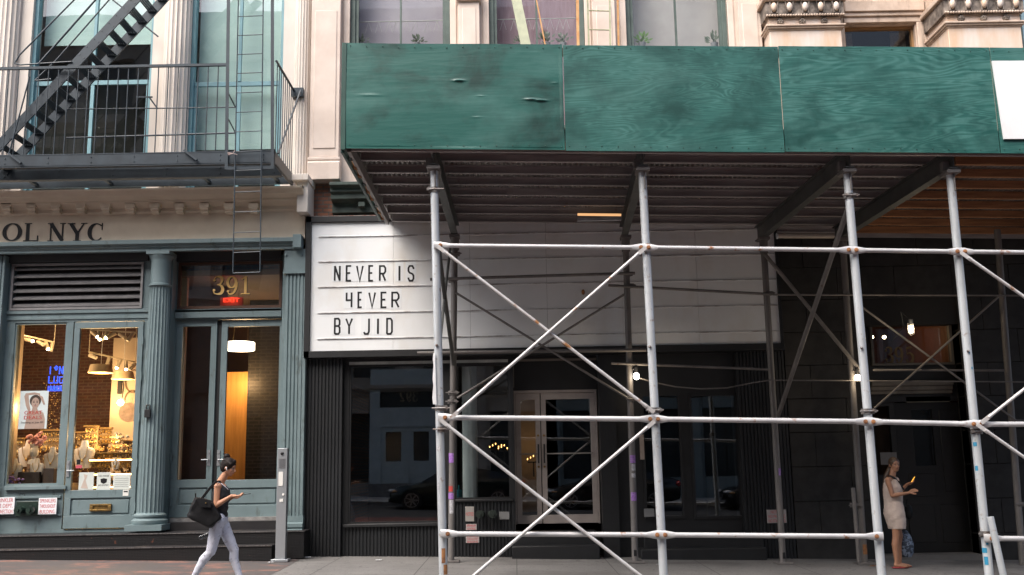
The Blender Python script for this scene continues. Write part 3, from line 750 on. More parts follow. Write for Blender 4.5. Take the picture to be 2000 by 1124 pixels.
LEAFD = pm('dull house plant leaf', (.10,.13,.09), (.14,.17,.12), 9, .5)
POTM = pm('white pot', (.24,.25,.26), None, 3, .4)
def plant(px, y, s, lab, m, n=26):
    p = W(px, 82, y); t = thing('potted_plant', lab, 'plant', (p.x, y, p.z-.15))
    mesh('pot', B().lathe(p.x, y, [(.05*s,p.z-.15),(.075*s,p.z-.03),(.07*s,p.z-.03)], n=14), POTM, t)
    b = B()
    for i in range(n):
        a = random.uniform(0,6.28); e = random.uniform(.2,1.4); L = random.uniform(.08,.24)*s
        d = Vector((math.cos(a)*math.cos(e), math.sin(a)*math.cos(e)*.5, math.sin(e))); c = Vector((p.x,y,p.z-.03)) + d*L; sd_ = Vector((-d.z,0,d.x)).normalized()*.022*s
        q = d*.06*s; b.add([c-q, c+sd_, c+q, c-sd_], [(0,1,2,3)])
    mesh('leaves', b, m, t, smooth=0)
for px, y, s, lab, m in ((705,U+.3,.8,'small leafy plant in the lower left corner of the lilac window',LEAFD),(815,U+.45,.8,'tall faint plant right of centre in the lilac window',LEAFD),
        (1018,U+.3,.7,'small plant low in the mauve window just right of the pale board',LEAFD),(1068,U+.3,1.0,'dark bushy plant between the two orange rods in the mauve window',LEAFD),(1100,U+.3,.9,'plant nearest the ladder in the mauve window',LEAFD),
        (1254,U+.25,1.0,'bright green plant in white pot at the grey window',LEAFM),(1395,U+.3,1.0,'dim plant in the right corner of the grey window',LEAFD)): plant(px,y,s,lab,m)
# brick patch and green cornice above the sign
z1b = zq-.02; zsg = W(640, 424, 17.8).z
xg = W(650, 380, U).x
part('brick_patch', B().box(XB+.035, xg, U-.02, U+.3, zsg-.05, z1b), BRICKD, b393)
part('brick_patch', B().holes(xg, XC, zsg-.05, z1b, [], U+.04, U+.3), GREENC, b393)
b = B(); zt4 = W(700, 357, 17.7).z; b.profx([(U+.03,zt4),(17.62,zt4),(17.62,zt4-.06),(17.72,zt4-.09),(17.72,zt4-.16),(17.78,zt4-.19),(17.78,zt4-.28),(17.95,zt4-.32),(17.95,zt4-.5),(U+.03,zt4-.5)], xg+.02, XC)
part('shop_cornice', b, GREENC, b393, bevel=.006)
part('corbel', B().box(W(700,395,17.8).x, W(712,395,17.8).x, 17.80, 17.95, zt4-.42, zt4-.34), GREENC, b393)
part('flashing', B().box(XB+.02, XC, 17.80, U+.1, zsg-.02, zsg+.02), pm('rusty red flashing', (.28,.10,.07), (.35,.33,.30), 14, .8), b393)
storeys(XB, XCU, 13.5, 24.5, PINK, b393)
# ---- marquee sign
SY = 17.75
sf = (W(607,560,SY).x, W(1518,560,SY).x, W(1060,679,SY).z, W(1060,428,SY).z)
ms = thing('marquee_sign', 'long white letter board sign framed in black reading NEVER IS 4EVER BY JID', 'sign', ((sf[0]+sf[1])/2, SY, sf[2]))
b = B(); b.box(sf[0]-.10, sf[0], SY-.05, U, sf[2]-.12, sf[3]+.11); b.box(sf[0]-.10, sf[1]+.05, SY-.05, U, sf[2]-.12, sf[2]); b.box(sf[0]-.10, sf[1]+.05, SY-.05, U, sf[3], sf[3]+.11); b.box(sf[1]+.005, sf[1]+.05, SY-.05, U, sf[2], sf[3])
mesh('frame', b, BLACKM, ms, bevel=.005)
seams = [sf[0]] + [W(p, 560, SY).x for p in (768, 918, 1068, 1215, 1362)] + [sf[1]+.001]
for a, c in zip(seams[:-1], seams[1:]): mesh('face_panel', B().box(a+.002, c-.002, SY, SY+.03, sf[2]+.002, sf[3]-.002), SIGNW, ms, bevel=.001)
mesh('backing', B().box(sf[0], sf[1], SY+.031, U-.002, sf[2], sf[3]), BLACKM, ms)
trk = []
for q in (457, 506, 555.5, 606, 656.5):
    z = W(1060, q-1.5, SY).z; trk.append(z)
    t = mesh('letter_track', B().box(sf[0]+.13, sf[1]-.02, SY-.018, SY+.001, z-.008, z+.007), SIGNT, ms, bevel=.003)
SEG = {
 'N': [[(0,0),(0,1)],[(1,0),(1,1)],[(0,1),(1,0)]], 'E': [[(1,1),(0,1),(0,0),(1,0)],[(0,.52),(.8,.52)]], 'V': [[(0,1),(.5,0),(1,1)]],
 'R': [[(0,0),(0,1),(.75,1),(1,.85),(1,.62),(.75,.48),(0,.48)],[(.5,.46),(1,0)]], 'I': [[(.5,0),(.5,1)]],
 'S': [[(1,.78),(1,.86),(.78,1),(.22,1),(0,.86),(0,.66),(.22,.54),(.78,.46),(1,.34),(1,.14),(.78,0),(.22,0),(0,.14),(0,.22)]],
 '4': [[(0,1),(0,.48),(1,.48)],[(1,1),(1,0)]], 'B': [[(0,0),(0,1),(.72,1),(.95,.88),(.95,.62),(.72,.52),(.98,.40),(.98,.12),(.76,0),(0,0)],[(.04,.52),(.7,.52)]],
 'Y': [[(0,1),(.5,.48),(1,1)],[(.5,.46),(.5,0)]], 'J': [[(1,1),(1,.15),(.78,0),(.2,0),(0,.12)]], 'D': [[(0,0),(0,1),(.74,1),(1,.86),(1,.14),(.74,0),(0,0)]]}
rows = [(518,550,[('N',652,665),('E',675,687),('V',695,710),('E',719,730),('R',740,754),('I',776,784),('S',796,809)], (510,553)),
        (570,602,[('4',675,688),('E',698,708),('V',719,734),('E',743,756),('R',764,780)], (562,606)),
        (621,654,[('B',652,665),('Y',674,689),('J',709,722),('I',734,742),('D',754,767)], (613,657))]
for q0, q1, ls, (ta, tb) in rows:
    for ch, a, c in ls:
        x0, x1, z0, z1 = RC(a, q0, c, q1, SY-.02); xm = (x0+x1)/2
        tx0, tx1, tz0, tz1 = RC(a-4, ta+1.5, c+4, tb-3, SY-.02); lw = .030
        lt = mesh('letter_tile', B().box(tx0, tx1, SY-.004, SY-.0015, tz0, tz1), TILE, ms)
        b = B()
        for i, sg in enumerate(SEG[ch]):
            b.ribbon([(x0+lw/2+(x1-x0-lw)*u, z0+lw/2+(z1-z0-lw)*v) for u, v in sg], lw*(1.1 if ch != 'I' else 1.2), SY-.0065-.0008*i, .002)
        mesh('letter', b, LETTER, lt)
solo('bird_fixture', B().ball(W(1139,571,SY-.03), (.03,.03,.05)).tube(W(1139,575,SY-.03), W(1139,575,SY+.01), .012), RUST, 'small rusty bracket stub on the shaded part of the marquee sign', 'bracket')
# ---- 393 shopfront
zs_ = sf[2]-.12
GB = gz(-1)-.35
b = B(); x0 = XB+.035; x1 = W(668, 900, 17.9).x
b.ribs(x0, x1, gz(x0)-.05, zs_+.02, 17.85, 18.5, .062, .02); part('ribbed_pier', b, BLACKR, b393)
GY = 18.02
wA = RC(682, 713, 868, 1022, GY); wB = RC(888, 712, 996, 975, GY); 
x2 = W(1003, 900, GY).x
b = B()
b.ribs(x1+.002, wB[0]-.06, gz(-2)-.1, wA[2]-.06, 17.95, 18.4, .062, .018); b.ribs(wB[0]-.055, x2-.002, gz(-1)-.1, wB[2]-.04, 17.95, 18.4, .062, .018)
part('ribbed_base', b, BLACKR, b393)
b = B(); b.holes(x1+.002, x2-.002, wA[2]-.056, zs_+.02, [wA, (wB[0],wB[1],wB[2],wB[3]), (x1+.002, wB[0]-.06, -9, wA[2]-.05) ], GY-.04, GY+.12)
b2 = part('shop_frame', b, BLACKM, b393, bevel=.006)
part('window_sill', B().box(wA[0]-.08, wA[1]+.05, 17.90, GY+.02, wA[2]-.055, wA[2]-.005), BLACKM, b393, bevel=.006)
part('window_sill', B().box(wB[0]-.05, wB[1]+.04, 17.91, GY+.02, wB[2]-.04, wB[2]-.002), BLACKM, b393, bevel=.006)
part('trim_strip', B().box(W(683,707,GY).x, W(992,707,GY).x, GY-.06, GY-.041, W(780,712,GY).z, W(780,706.5,GY).z), pm('grimy pale trim', (.55,.58,.56), (.36,.38,.37)), b393)
for r in (wA, wB):
    wn = part('shop_window', B().holes(r[0]-.01, r[1]+.01, r[2]-.01, r[3]+.01, [(r[0]+.03,r[1]-.03,r[2]+.03,r[3]-.03)], GY-.02, GY+.05), BLACKM, b393)
    part('pane', B().box(r[0]+.02, r[1]-.02, GY+.01, GY+.02, r[2]+.02, r[3]-.02), GLASSD, wn)
# entrance recess: top panel, alu doors
D0 = 18.25
dd = RC(1005, 762, 1169, 1024, D0)
b = B(); tp = RC(1006, 705, 1166, 756, D0)
b.box(dd[0]-.02, dd[1]+.02, D0+.02, D0+.1, dd[3]+.0, zs_+.02); part('transom_panel', b, BLACKM, b393)
b = B(); b.holes(tp[0]-.05, tp[1]+.05, tp[2], tp[3]+.04, [(tp[0]-.02,tp[1]+.02,tp[2]-.1,tp[3])], D0, D0+.018); part('transom_border', b, pm('dull beige trim', (.20,.175,.155)), b393)
b = B(); fr = (dd[0]+.03, dd[1]-.03, dd[2]-.1, dd[3]-.05); b.holes(dd[0], dd[1], dd[2], dd[3], [fr], D0, D0+.1); part('door_frame', b, ALU, b393, bevel=.004)
xm = W(1057.5, 890, D0).x
for k, (a, c) in enumerate(((fr[0]+.004, xm-.008), (xm+.008, fr[1]-.004))):
    f = .09; g = (a+f, c-f, dd[2]+.16, fr[3]-.12)
    d = part('glass_door', B().holes(a, c, dd[2]+.01, fr[3]-.004, [g], D0+.02, D0+.07), ALU, b393, bevel=.004)
    part('pane', B().box(g[0]-.01, g[1]+.01, D0+.04, D0+.047, g[2]-.01, g[3]+.01), GLASSD, d)
    part('push_bar', B().box(a+.06, c-.06, D0-.0, D0+.018, W(1100,886,D0).z-.012, W(1100,886,D0).z+.012), pm('dull beige bar', (.26,.24,.22)) if k == 0 else bpy.data.materials['dull beige bar'], d)
    hx = c-.045 if k == 0 else a+.045
    part('pull_handle', B().tube((hx,D0-.06,W(1060,905,D0).z),(hx,D0-.06,W(1060,868,D0).z),.014).tube((hx,D0-.06,W(1060,903,D0).z),(hx,D0+.02,W(1060,903,D0).z),.009).tube((hx,D0-.06,W(1060,870,D0).z),(hx,D0+.02,W(1060,870,D0).z),.009), BLACKM, d)
    for q in (851, 912): part('lock', B().tube((hx,D0+.0,W(1060,q,D0).z),(hx,D0+.03,W(1060,q,D0).z),.02), BRASS, d)
bx = B(); bx.box(x2-.002, dd[0], 17.95, D0+.1, gz(0)-.1, zs_+.02); part('black_jamb', bx, BLACKM, b393)
# right part: piers, black doors and windows
x3 = W(1171, 900, D0).x; x4 = W(1205, 900, GY).x
b = B(); b.box(x3+.002, x4, 17.97, D0+.1, gz(1)-.1, zs_+.02); part('black_pier', b, BLACKM, b393)
wC = RC(1256, 770, 1332, 1012, GY+.1); wD = RC(1351, 770, 1446, 1012, GY+.1)
b = B(); b.holes(x4+.002, W(1500,900,GY).x, gz(4)-.1, zs_+.02, [wC, wD], GY+.08, GY+.18); part('shop_frame', b, BLACKM, b393)
for r in (wC, wD):
    wn = part('shop_window', B().holes(r[0]-.01, r[1]+.01, r[2]-.01, r[3]+.01, [(r[0]+.035,r[1]-.035,r[2]+.035,r[3]-.035)], GY+.05, GY+.12), BLACKM, b393)
    part('pane', B().box(r[0]+.02, r[1]-.02, GY+.09, GY+.10, r[2]+.02, r[3]-.02), GLASSD, wn)
b = B(); b.ribs(W(1447,900,17.95).x, XC-.003, gz(5)-.1, zs_+.02, 17.95, 18.5, .062, .018); part('ribbed_pier', b, BLACKR, b393)
part('cream_strip', B().pb(1250, 849, 1258, 898, 18.05, 18.09), pm('beige handle strip', (.40,.33,.29)), b393)
for (a, q0, c, q1) in ((1006,1040,1165,1096),(1258,1046,1490,1096)):
    for k in (0, 1):
        r = RC(a-6*k, q0+28*k, c+6*k, q1+4, 18.0-.28*k)
        part('step', B().box(r[0], r[1], 17.9-.25*k, 18.3, gz(r[1])-.1, W(a,q0+28*k,17.9-.25*k).z), BLACKM, b393, bevel=.01)
# interior of 393
b = B(); b.box(XB+.04, XC, 25.8, 25.9, -.3, zs_+1.2); b.box(XB+.04, XC, 18.5, 25.8, zs_-.05, zs_+.02); b.box(XB+.04, XC, 18.45, 25.8, -.05, .12)
part('interior_wall', b, DARKI, b393)
part('side_wall', B().box(XC-.04, XC+.0, 18.5, 26, -.5, zs_+1.3), DARKI, b393)
part('roof', B().box(XB+.04, XCU, 18.45, 26, 13.3, 13.5), DARKI, b393)
part('rear_wall', B().box(XB+.04, XCU, 21.0, 21.1, zq-.3, 13.3).box(XB+.04, XCU, 18.45, 21, zq-.3, zq-.2), pm('dim upper room', (.12,.11,.10)), b393)
solo('interior_column', B().lathe(W(917,840,18.5).x, 18.62, [(.14,.2),(.14,4.9)], n=24), pm('mint white column paint', (.62,.68,.65), (.56,.62,.59), 2, .5), 'mint white round column standing inside the black shop window', 'column')

# ------------------------------------------------------------------ building 395 (stone above, dark granite below)
XD = 12.5
b395 = thing('stone_building', 'limestone building with carved capitals above and sooty granite ground floor', 'building', ((XC+XD)/2, YW, gz(8)))
zrf = W(1700, 470, 18).z
# granite ground floor with courses
dr0 = RC(1702, 634, 1892, 1084, 18.0)
b = B(); xs = XC+.012
H0 = gz(6)-.2; ch = .60; k = 0
z = H0
while z < zrf+1.2:
    zz = z+ch-.009
    for (a, c) in ((xs, dr0[0]), (dr0[1], XD)):
        if z > dr0[3]: a, c = (xs, XD) if a == xs else (None, None)
        if a is None: continue
        x = a + (.45 if k % 2 else .0); edges = [a] + ([x] if k % 2 else [])
        while x < c-.5: x += 1.05; edges.append(min(x, c))
        if edges[-1] < c: edges.append(c)
        for e0, e1_ in zip(edges[:-1], edges[1:]):
            if e1_-e0 > .05: b.box(e0, e1_-.008, 17.95, 18.25, z, zz)
    z += ch; k += 1
part('granite_block_wall', b, GRANITE, b395, bevel=.006)
part('mortar_bed', B().holes(xs, XD, H0, zrf+1.2, [(dr0[0]-.01, dr0[1]-.0, H0-.1, dr0[3]+.0)], 17.99, 18.3), DARKI, b395)
# door case
GREYT = pm('grimy cream door trim', (.16,.145,.125), (.10,.09,.078), 3, .6)
t95 = RC(1700, 636, 1856, 712, 18.3)
b = B(); b.holes(dr0[0], dr0[1], W(1780,785,18.3).z, dr0[3], [t95, RC(1860,650,1886,700,18.3)], 18.28, 18.4); part('transom_wall', b, BLACKM, b395)
tn = part('transom_window', B().holes(t95[0]-.02, t95[1]+.02, t95[2]-.02, t95[3]+.03, [(t95[0]+.03,t95[1]-.03,t95[2]+.02,t95[3]-.02)], 18.22, 18.30), GREYT, b395, bevel=.006)
part('pane', B().box(t95[0], t95[1], 18.30, 18.306, t95[2], t95[3]), GLASSD, tn)
for ch_, a, c in (('3',1729,1746),('9',1748,1766),('5',1768,1786)):
    x0,x1,z0,z1 = RC(a, 678, c, 709, 18.28); b = B(); glyph(b, ch_, x0, z0, x1-x0, z1-z0, 18.292, .005); part('number', b, pm('dull gold number', (.16,.10,.035)) if ch_ == '3' else bpy.data.materials['dull gold number'], tn)
b = B(); zt5 = W(1780, 745, 18.1).z
b.profx([(18.3,zt5),(18.10,zt5),(18.12,zt5-.07),(18.16,zt5-.09),(18.16,zt5-.15),(18.2,zt5-.17),(18.2,zt5-.22),(18.3,zt5-.22)], W(1704,757,18.1).x, W(1864,757,18.1).x); part('door_cornice', b, GREYT, b395, bevel=.005)
# side panel with notice, dark door leaf
sp_ = RC(1706, 785, 1758, 1084, 18.32)
part('side_light', B().holes(sp_[0], sp_[1], sp_[2], sp_[3], [(sp_[0]+.09,sp_[1]-.1,sp_[2]+1.4,sp_[3]-.08)], 18.32, 18.4), BLACKM, b395)
dk = RC(1759, 787, 1890, 1084, 18.32)
gd = RC(1784, 800, 1824, 910, 18.34)
dx = part('front_door', B().holes(dk[0], dk[1], dk[2], dk[3], [gd], 18.34, 18.42), pm('black door paint', (.014,.013,.012), None, 3, .35), b395)
part('pane', B().box(gd[0], gd[1], 18.38, 18.386, gd[2], gd[3]), GLASSD, dx)
b = B()
for (a,q0,c,q1) in ((1776,925,1828,970),(1776,985,1828,1060),(1840,800,1884,960),(1840,985,1884,1060)): 
    r = RC(a,q0,c,q1,18.33); b.box(r[0],r[1],18.325,18.345,r[2],r[3])
part('panel', b, bpy.data.materials['black door paint'], dx, bevel=.008)
part('door_number_plate', B().pb(1770,775,1856,786,18.28,18.32), pm('dull brass strip', (.22,.20,.15), None, 3, .3, .4), b395)
part('sill', B().box(dr0[0], dr0[1], 17.9, 18.5, gz(8)-.1, W(1790,1085,17.9).z), pm('pale worn sill', (.16,.15,.14)), b395)
solo('lobby_notice', B().pb(1720, 884, 1752, 908, 18.28, 18.29), pm('notice paper', (.22,.22,.23)), 'grey paper notice beside the dark door behind the woman in the cream dress', 'notice')
# lobby
b = B(); b.box(dr0[0]-.2, dr0[1]+.2, 22, 22.1, -.3, 5.6); b.box(dr0[0]-.2, dr0[1]+.2, 18.5, 22, 5.4, 5.5); b.box(dr0[0]-.2, dr0[0]-.1, 18.4, 22, -.3, 5.5); b.box(dr0[1]+.1, dr0[1]+.2, 18.4, 22, -.3, 5.5)
part('lobby_wall', b, pm('dark orange lobby paint', (.22,.075,.03), (.16,.055,.02)), b395); part('dark_pane_backing', B().box(dr0[0]-.1, dr0[1]+.1, 18.9, 18.95, -.3, W(1780,722,18.9).z), pm('dark brown backing', (.05,.03,.02)), b395)  # second wall is an added dark sheet keeping lobby light out of the pane
# upper: pilasters with capitals
def rosette(b, c, r):
    b.tube((c[0],c[1]-.02,c[2]),(c[0],c[1]+.03,c[2]),r,n=18)
    for k in range(6):
        a = k*math.pi/3; b.ball((c[0]+r*.55*math.cos(a), c[1]-.025, c[2]+r*.55*math.sin(a)), (r*.34,.025,r*.34), 8, 6)
    b.ball((c[0],c[1]-.03,c[2]), (r*.25,.03,r*.25), 8, 6)
zmd = W(1570, 66, 17.5).z
def capital(pxa, pxb, Y, neg):
    x0 = W(pxa, 72, Y).x; x1 = W(pxb, 72, Y).x
    pz = W((pxa+pxb)/2, 66, Y).z; z50 = W(1570, 50, Y).z; z34 = W(1570, 35, Y).z; z25 = W(1570,30,Y-.07).z; z3 = W(1570, 2, Y-.07).z
    p = part('stone_pier', B().box(x0, x1, Y, 18.3, zrf+1.2, z50-.02), STONEW if neg else STONEW, b395, bevel=.01)
    b = B(); e = .05
    for (za_, zb_, ex) in ((z50-.10, z50-.07, .02), (z50-.07, z50-.035, .05), (z50-.035, z50, .075)): b.box(x0-ex, x1+ex, Y-ex, 18.3, za_, zb_-.001)
    part('neck_moulding', b, STONE, b395, bevel=.008)
    part('neck', B().box(x0+.0, x1-.0, Y+.005, 18.3, z50, z34), STONEW, b395)
    for k in range(3):
        b = B(); rosette(b, (x0+(x1-x0)*(k+.5+(.12 if neg else .0))/3.25, Y-.005, (z50+z34)/2), .062); part('rosette', b, GRIME, b395)
    b = B(); b.box(x0-.06, x1+.06, Y-.06, 18.3, z25, z3); b.box(x0-.03, x1+.03, Y-.03, 18.3, z34, z25-.001)
    part('capital_bed', b, GRIME, b395)
    b = B()
    nb = int((x1-x0+.2)/.05)
    for k in range(nb): b.ball((x0-.07+(x1-x0+.14)*(k+.5)/nb, Y-.07, z25+.005), .023, 8, 6)
    part('bead_course', b, STONE, b395)
    ne = 5
    for k in range(ne):
        xx = x0-.06+(x1-x0+.12)*(k+.5)/ne
        part('egg', B().ball((xx, Y-.08, (z25+z3)/2+.02), (.055,.06,.09), 14, 10), STONEW, b395)
        bq = B()
        for s in (-1, 1): bq.bar((xx+s*.075,Y-.08,z3-.01),(xx+s*.05,Y-.08,z25+.04),.02,.025,up=(0,1,0))
        part('dart', bq, GRIME, b395)
    part('abacus', B().box(x0-.12, x1+.12, Y-.12, 18.3, z3, z3+.10).box(x0-.02, x1+.02, Y-.02, 18.3, z3+.10, 13.5), STONE, b395, bevel=.015)
capital(1504, 1644, 17.55, False)
capital(1853, 1996, 17.30, True)
b = B(); b.box(XCU+.0, W(1504,70,17.55).x, 17.95, 18.3, zrf+1.2, 13.5); part('stone_return', b, STONE, b395)
xw0 = W(1648, 75, 18.3).x; xw1 = W(1785, 75, 18.3).x; zwt = W(1715, 52, 18.3).z
b = B(); b.holes(W(1640,75,18.2).x, W(1990,75,18.2).x, zrf+1.2, 13.5, [(xw0,xw1,zrf+1.9,zwt)], 18.22, 18.45); part('upper_wall', b, STONE, b395)
b = B()
b.box(xw0-.02, xw1+.25, 18.12, 18.22, zwt+.14, zwt+.22); b.box(xw0-.02, xw1+.17, 18.08, 18.22, zwt+.221, zwt+.45); b.box(xw0-.02, xw1+.14, 18.16, 18.225, zwt+.02, zwt+.139)
b.box(xw1+.02, xw1+.14, 18.16, 18.225, zrf+1.9, zwt+.02); b.box(xw1+.06, xw1+.24, 18.17, 18.223, zrf+1.9, zwt+.13)
part('window_architrave', b, STONE, b395, bevel=.012)
wn = part('sash_window', B().holes(xw0, xw1, zrf+1.9, zwt, [(xw0+.04,xw1-.04,zrf+2.,zwt-.05)], 18.32, 18.42), pm('ochre window frame', (.35,.20,.08), (.25,.14,.06)), b395)
part('pane', B().box(xw0+.03, xw1-.03, 18.37, 18.376, zrf+1.95, zwt-.03), GLASSG, wn)
part('blind', B().box(xw0+.0, W(1664,75,18.6).x, 18.6, 18.61, zrf+2, zwt).box(W(1738,75,18.6).x, W(1768,75,18.6).x, 18.6, 18.61, zrf+2, zwt), pm('brown patterned curtain', (.13,.11,.09), (.08,.068,.055), 30, .9), wn)
part('rear_wall', B().box(XCU, XD, 20.5, 20.6, zrf+.5, 13.5).box(XCU, XD, 18.45, 20.5, 13.3, 13.5), DARKI, b395)
xr_ = W(1992, 80, 18.2).x
b = B(); b.holes(xr_, XD, zrf+1.2, 13.5, [(xr_+.02, xr_+1.8, zrf+1.9, 12)], 18.22, 18.45); part('upper_wall', b, STONE, b395)
wn = part('sash_window', B().holes(xr_+.02, xr_+1.8, zrf+1.9, 12, [(xr_+.16,xr_+1.7,zrf+2,11.9)], 18.1, 18.4), pm('pale blue frame', (.30,.45,.50)), b395)
part('pane', B().box(xr_+.1, xr_+1.72, 18.3, 18.306, zrf+1.95, 11.95), GLASSG, wn)

storeys(XCU, XD, 13.6, 24.5, STONE, b395)
# ------------------------------------------------------------------ sidewalk shed
shed = thing('sidewalk_shed', 'scaffold sidewalk shed with green plywood parapet over steel posts on the pavement', 'scaffold', (4.5, 15, gz(4.5)))
SHEAR = {'side_parapet','edge_board','edge_channel','edge_cleat','corrugated_deck','deck_boards','joist','timber_joist','front_joist','rear_joist','steel_beam','beam_clip'}
def sp(n_, b, m=GALV, p=None, **k):
    if n_ in SHEAR: b.v = [(x, y, z+SL*(x-XM)) for x, y, z in b.v]
    return mesh(n_, b, m, p or shed, **k)
FY = 12.7; PY = 13.0; BY = 17.05
zb0 = W(1300, 294.5, FY).z; zt0 = W(1300, 88, FY).z
xL = W(668, 200, FY).x; XR = 12.0
SL = -0.026; XM = 1.96                                   # slight fall of the parapet towards the right
def panelmat(name, a, c, st, sc_, lo, hi, bl):
    m, n, l, p = newmat(name); p.inputs['Roughness'].default_value = .42; p.inputs['Specular IOR Level'].default_value = .5
    tc = n.new('ShaderNodeTexCoord'); mp = n.new('ShaderNodeMapping'); mp.inputs['Scale'].default_value = st; mp.inputs['Location'].default_value = (bl*3, bl, bl*2)
    l.new(tc.outputs['Object'], mp.inputs[0])
    wv = n.new('ShaderNodeTexNoise'); wv.inputs['Scale'].default_value = sc_; wv.inputs['Detail'].default_value = 3; wv.inputs['Distortion'].default_value = .6; wv.inputs['Roughness'].default_value = .55
    l.new(mp.outputs[0], wv.inputs['Vector'])
    # contour lines of the noise give the cathedral grain of rotary-cut plywood
    mt = n.new('ShaderNodeMath'); mt.operation = 'MULTIPLY'; mt.inputs[1].default_value = 190 if bl != 5 else 20; l.new(wv.outputs['Fac'], mt.inputs[0])
    sn = n.new('ShaderNodeMath'); sn.operation = 'SINE'; l.new(mt.outputs[0], sn.inputs[0])
    mr = n.new('ShaderNodeMapRange'); mr.inputs['From Min'].default_value = lo; mr.inputs['From Max'].default_value = hi; l.new(sn.outputs[0], mr.inputs['Value'])
    f2, _ = noise_fac(n, l, 1.7, (.8,1,1.6), lo=.22, hi=.55, seed=bl, dist=.6)
    mul = n.new('ShaderNodeMath'); mul.operation = 'MULTIPLY'; l.new(mr.outputs[0], mul.inputs[0]); l.new(f2, mul.inputs[1])
    k = n.new('ShaderNodeMath'); k.operation = 'MULTIPLY'; k.inputs[1].default_value = .72 if bl != 5 else .10; l.new(mul.outputs[0], k.inputs[0])
    ff, _ = noise_fac(n, l, 5, (.35,1,9), lo=.35, hi=.75, seed=bl+20, detail=6)
    col = mixc(n, l, k.outputs[0], a, c)
    m5 = n.new('ShaderNodeMath'); m5.operation = 'MULTIPLY'; m5.inputs[1].default_value = .62 if bl != 5 else .12; l.new(ff, m5.inputs[0]); col = mixc(n, l, m5.outputs[0], col, tuple(v*1.0 for v in c))
    f3, _ = noise_fac(n, l, 1.0 if bl == 5 else 1.4, (1,1,1.3), lo=.50 if bl == 5 else .42, hi=.68 if bl == 5 else .68, seed=bl+4, dist=.4, detail=8); col = mixc(n, l, f3, col, tuple(v*(.40 if bl==5 else .6) for v in a))
    f4, _ = noise_fac(n, l, 1.1, (.7,1,1.2), lo=.50, hi=.76, seed=bl+8, detail=4); m4 = n.new('ShaderNodeMath'); m4.operation = 'MULTIPLY'; m4.inputs[1].default_value = .6; l.new(f4, m4.inputs[0]); col = mixc(n, l, m4.outputs[0], col, (.08,.20,.18))
    l.new(col, p.inputs['Base Color'])
    bp = n.new('ShaderNodeBump'); bp.inputs['Strength'].default_value = .25; bp.inputs['Distance'].default_value = .01; l.new(wv.outputs['Fac'], bp.inputs['Height'])
    if bl == 5:
        w2, r5 = noise_fac(n, l, 1.6, (.5,1,4), detail=3, seed=2); bp.inputs['Strength'].default_value = .25; bp.inputs['Distance'].default_value = .02; l.new(r5, bp.inputs['Height'])
    l.new(bp.outputs[0], p.inputs['Normal']); return m
P5 = panelmat('smooth green parapet', (.010,.090,.076), (.06,.19,.165), (.5,1,2), .8, -1, 1, 5)
P1 = panelmat('green plywood grain', (.010,.085,.073), (.062,.185,.165), (.42,1,3.2), .8, -.4, .9, 1)
P2 = panelmat('faded green plywood', (.011,.088,.075), (.072,.200,.18), (.40,1,2.9), .7, -.4, .9, 2)
GEDGE = pm('dark green edge', (.012,.05,.042), (.02,.075,.06), 4, .5)
edges = [W(p, 200, FY).x for p in (676, 1102, 1527, 1944)] + [W(1944,200,FY).x+2.74, XR]
def q4(b, x0, x1, y0, y1, za, zb, sl=True):
    o = lambda x: SL*(x-XM)
    b.add([(x0,y0,za+o(x0)),(x1,y0,za+o(x1)),(x1,y1,za+o(x1)),(x0,y1,za+o(x0)),(x0,y0,zb+o(x0)),(x1,y0,zb+o(x1)),(x1,y1,zb+o(x1)),(x0,y1,zb+o(x0))],
          [(0,3,2,1),(4,5,6,7),(0,1,5,4),(1,2,6,5),(2,3,7,6),(3,0,4,7)]); return b
for i, (a, c) in enumerate(zip(edges[:-1], edges[1:])):
    dy = .0 if i != 1 else -.006
    b = B(); nx, nz = 24, 12; y0 = FY+dy
    if i == 0:        # buckled sheet: real ripples and two lifted tears
        def D(u, v):
            d = .008*math.sin(3.1*u+.6)*math.sin(4*v) + .004*math.sin(9*u+2*v)
            d += .022*math.exp(-((u-.52)/.022)**2-((v-.645)/.009)**2) + .02*math.exp(-((u-.85)/.025)**2-((v-.472)/.008)**2) + .024*math.exp(-((u-.895)/.025)**2-((v-.462)/.008)**2) + .005*math.exp(-((u-.6)/.02)**2-((v-.30)/.006)**2) + .005*math.exp(-((u-.96)/.012)**2-((v-.63)/.006)**2)+ .005*math.exp(-((u-.62)/.02)**2-((v-.50)/.006)**2)+ .005*math.exp(-((u-.11)/.05)**2-((v-.50)/.012)**2)
            return -d if v > .02 and u < .985 else 0
        nx, nz = 190, 170
        o = lambda x: SL*(x-XM)
        vs = []
        for j in range(nz+1):
            for k in range(nx+1):
                x = a+(c-.008-a)*k/nx; vs.append((x, y0+D(k/nx, j/nz), zb0+(zt0-zb0)*j/nz+o(x)))
        fs = [(j*(nx+1)+k, j*(nx+1)+k+1, (j+1)*(nx+1)+k+1, (j+1)*(nx+1)+k) for j in range(nz) for k in range(nx)]
        b.add(vs, fs); q4(b, a, c-.008, y0+.008, y0+.024, zb0+.003, zt0-.003)
    else:
        q4(b, a+.004, c-.006, y0, y0+.02, zb0-(.012 if i==1 else 0), zt0-(.012 if i == 1 else 0))
    pl = sp('parapet_panel', b, [P5, P1, P2, P1, P2][i], bevel=0 if i == 0 else .002)
    nb = B()
    for k in range(14):
        x = a+.05+(c-a-.1)*k/13
        for zz in (zb0+.05, zt0-.05): nb.ball((x, y0-.003, zz+SL*(x-XM)+random.uniform(-.01,.01)), .008, 6, 4)
    sp('nail_heads', nb, GEDGE, pl)
b = B(); q4(b, xL-.01, edges[0]-.002, FY-.012, FY+.03, zb0-.02, zt0+.0); sp('corner_trim', b, GEDGE, bevel=.004)
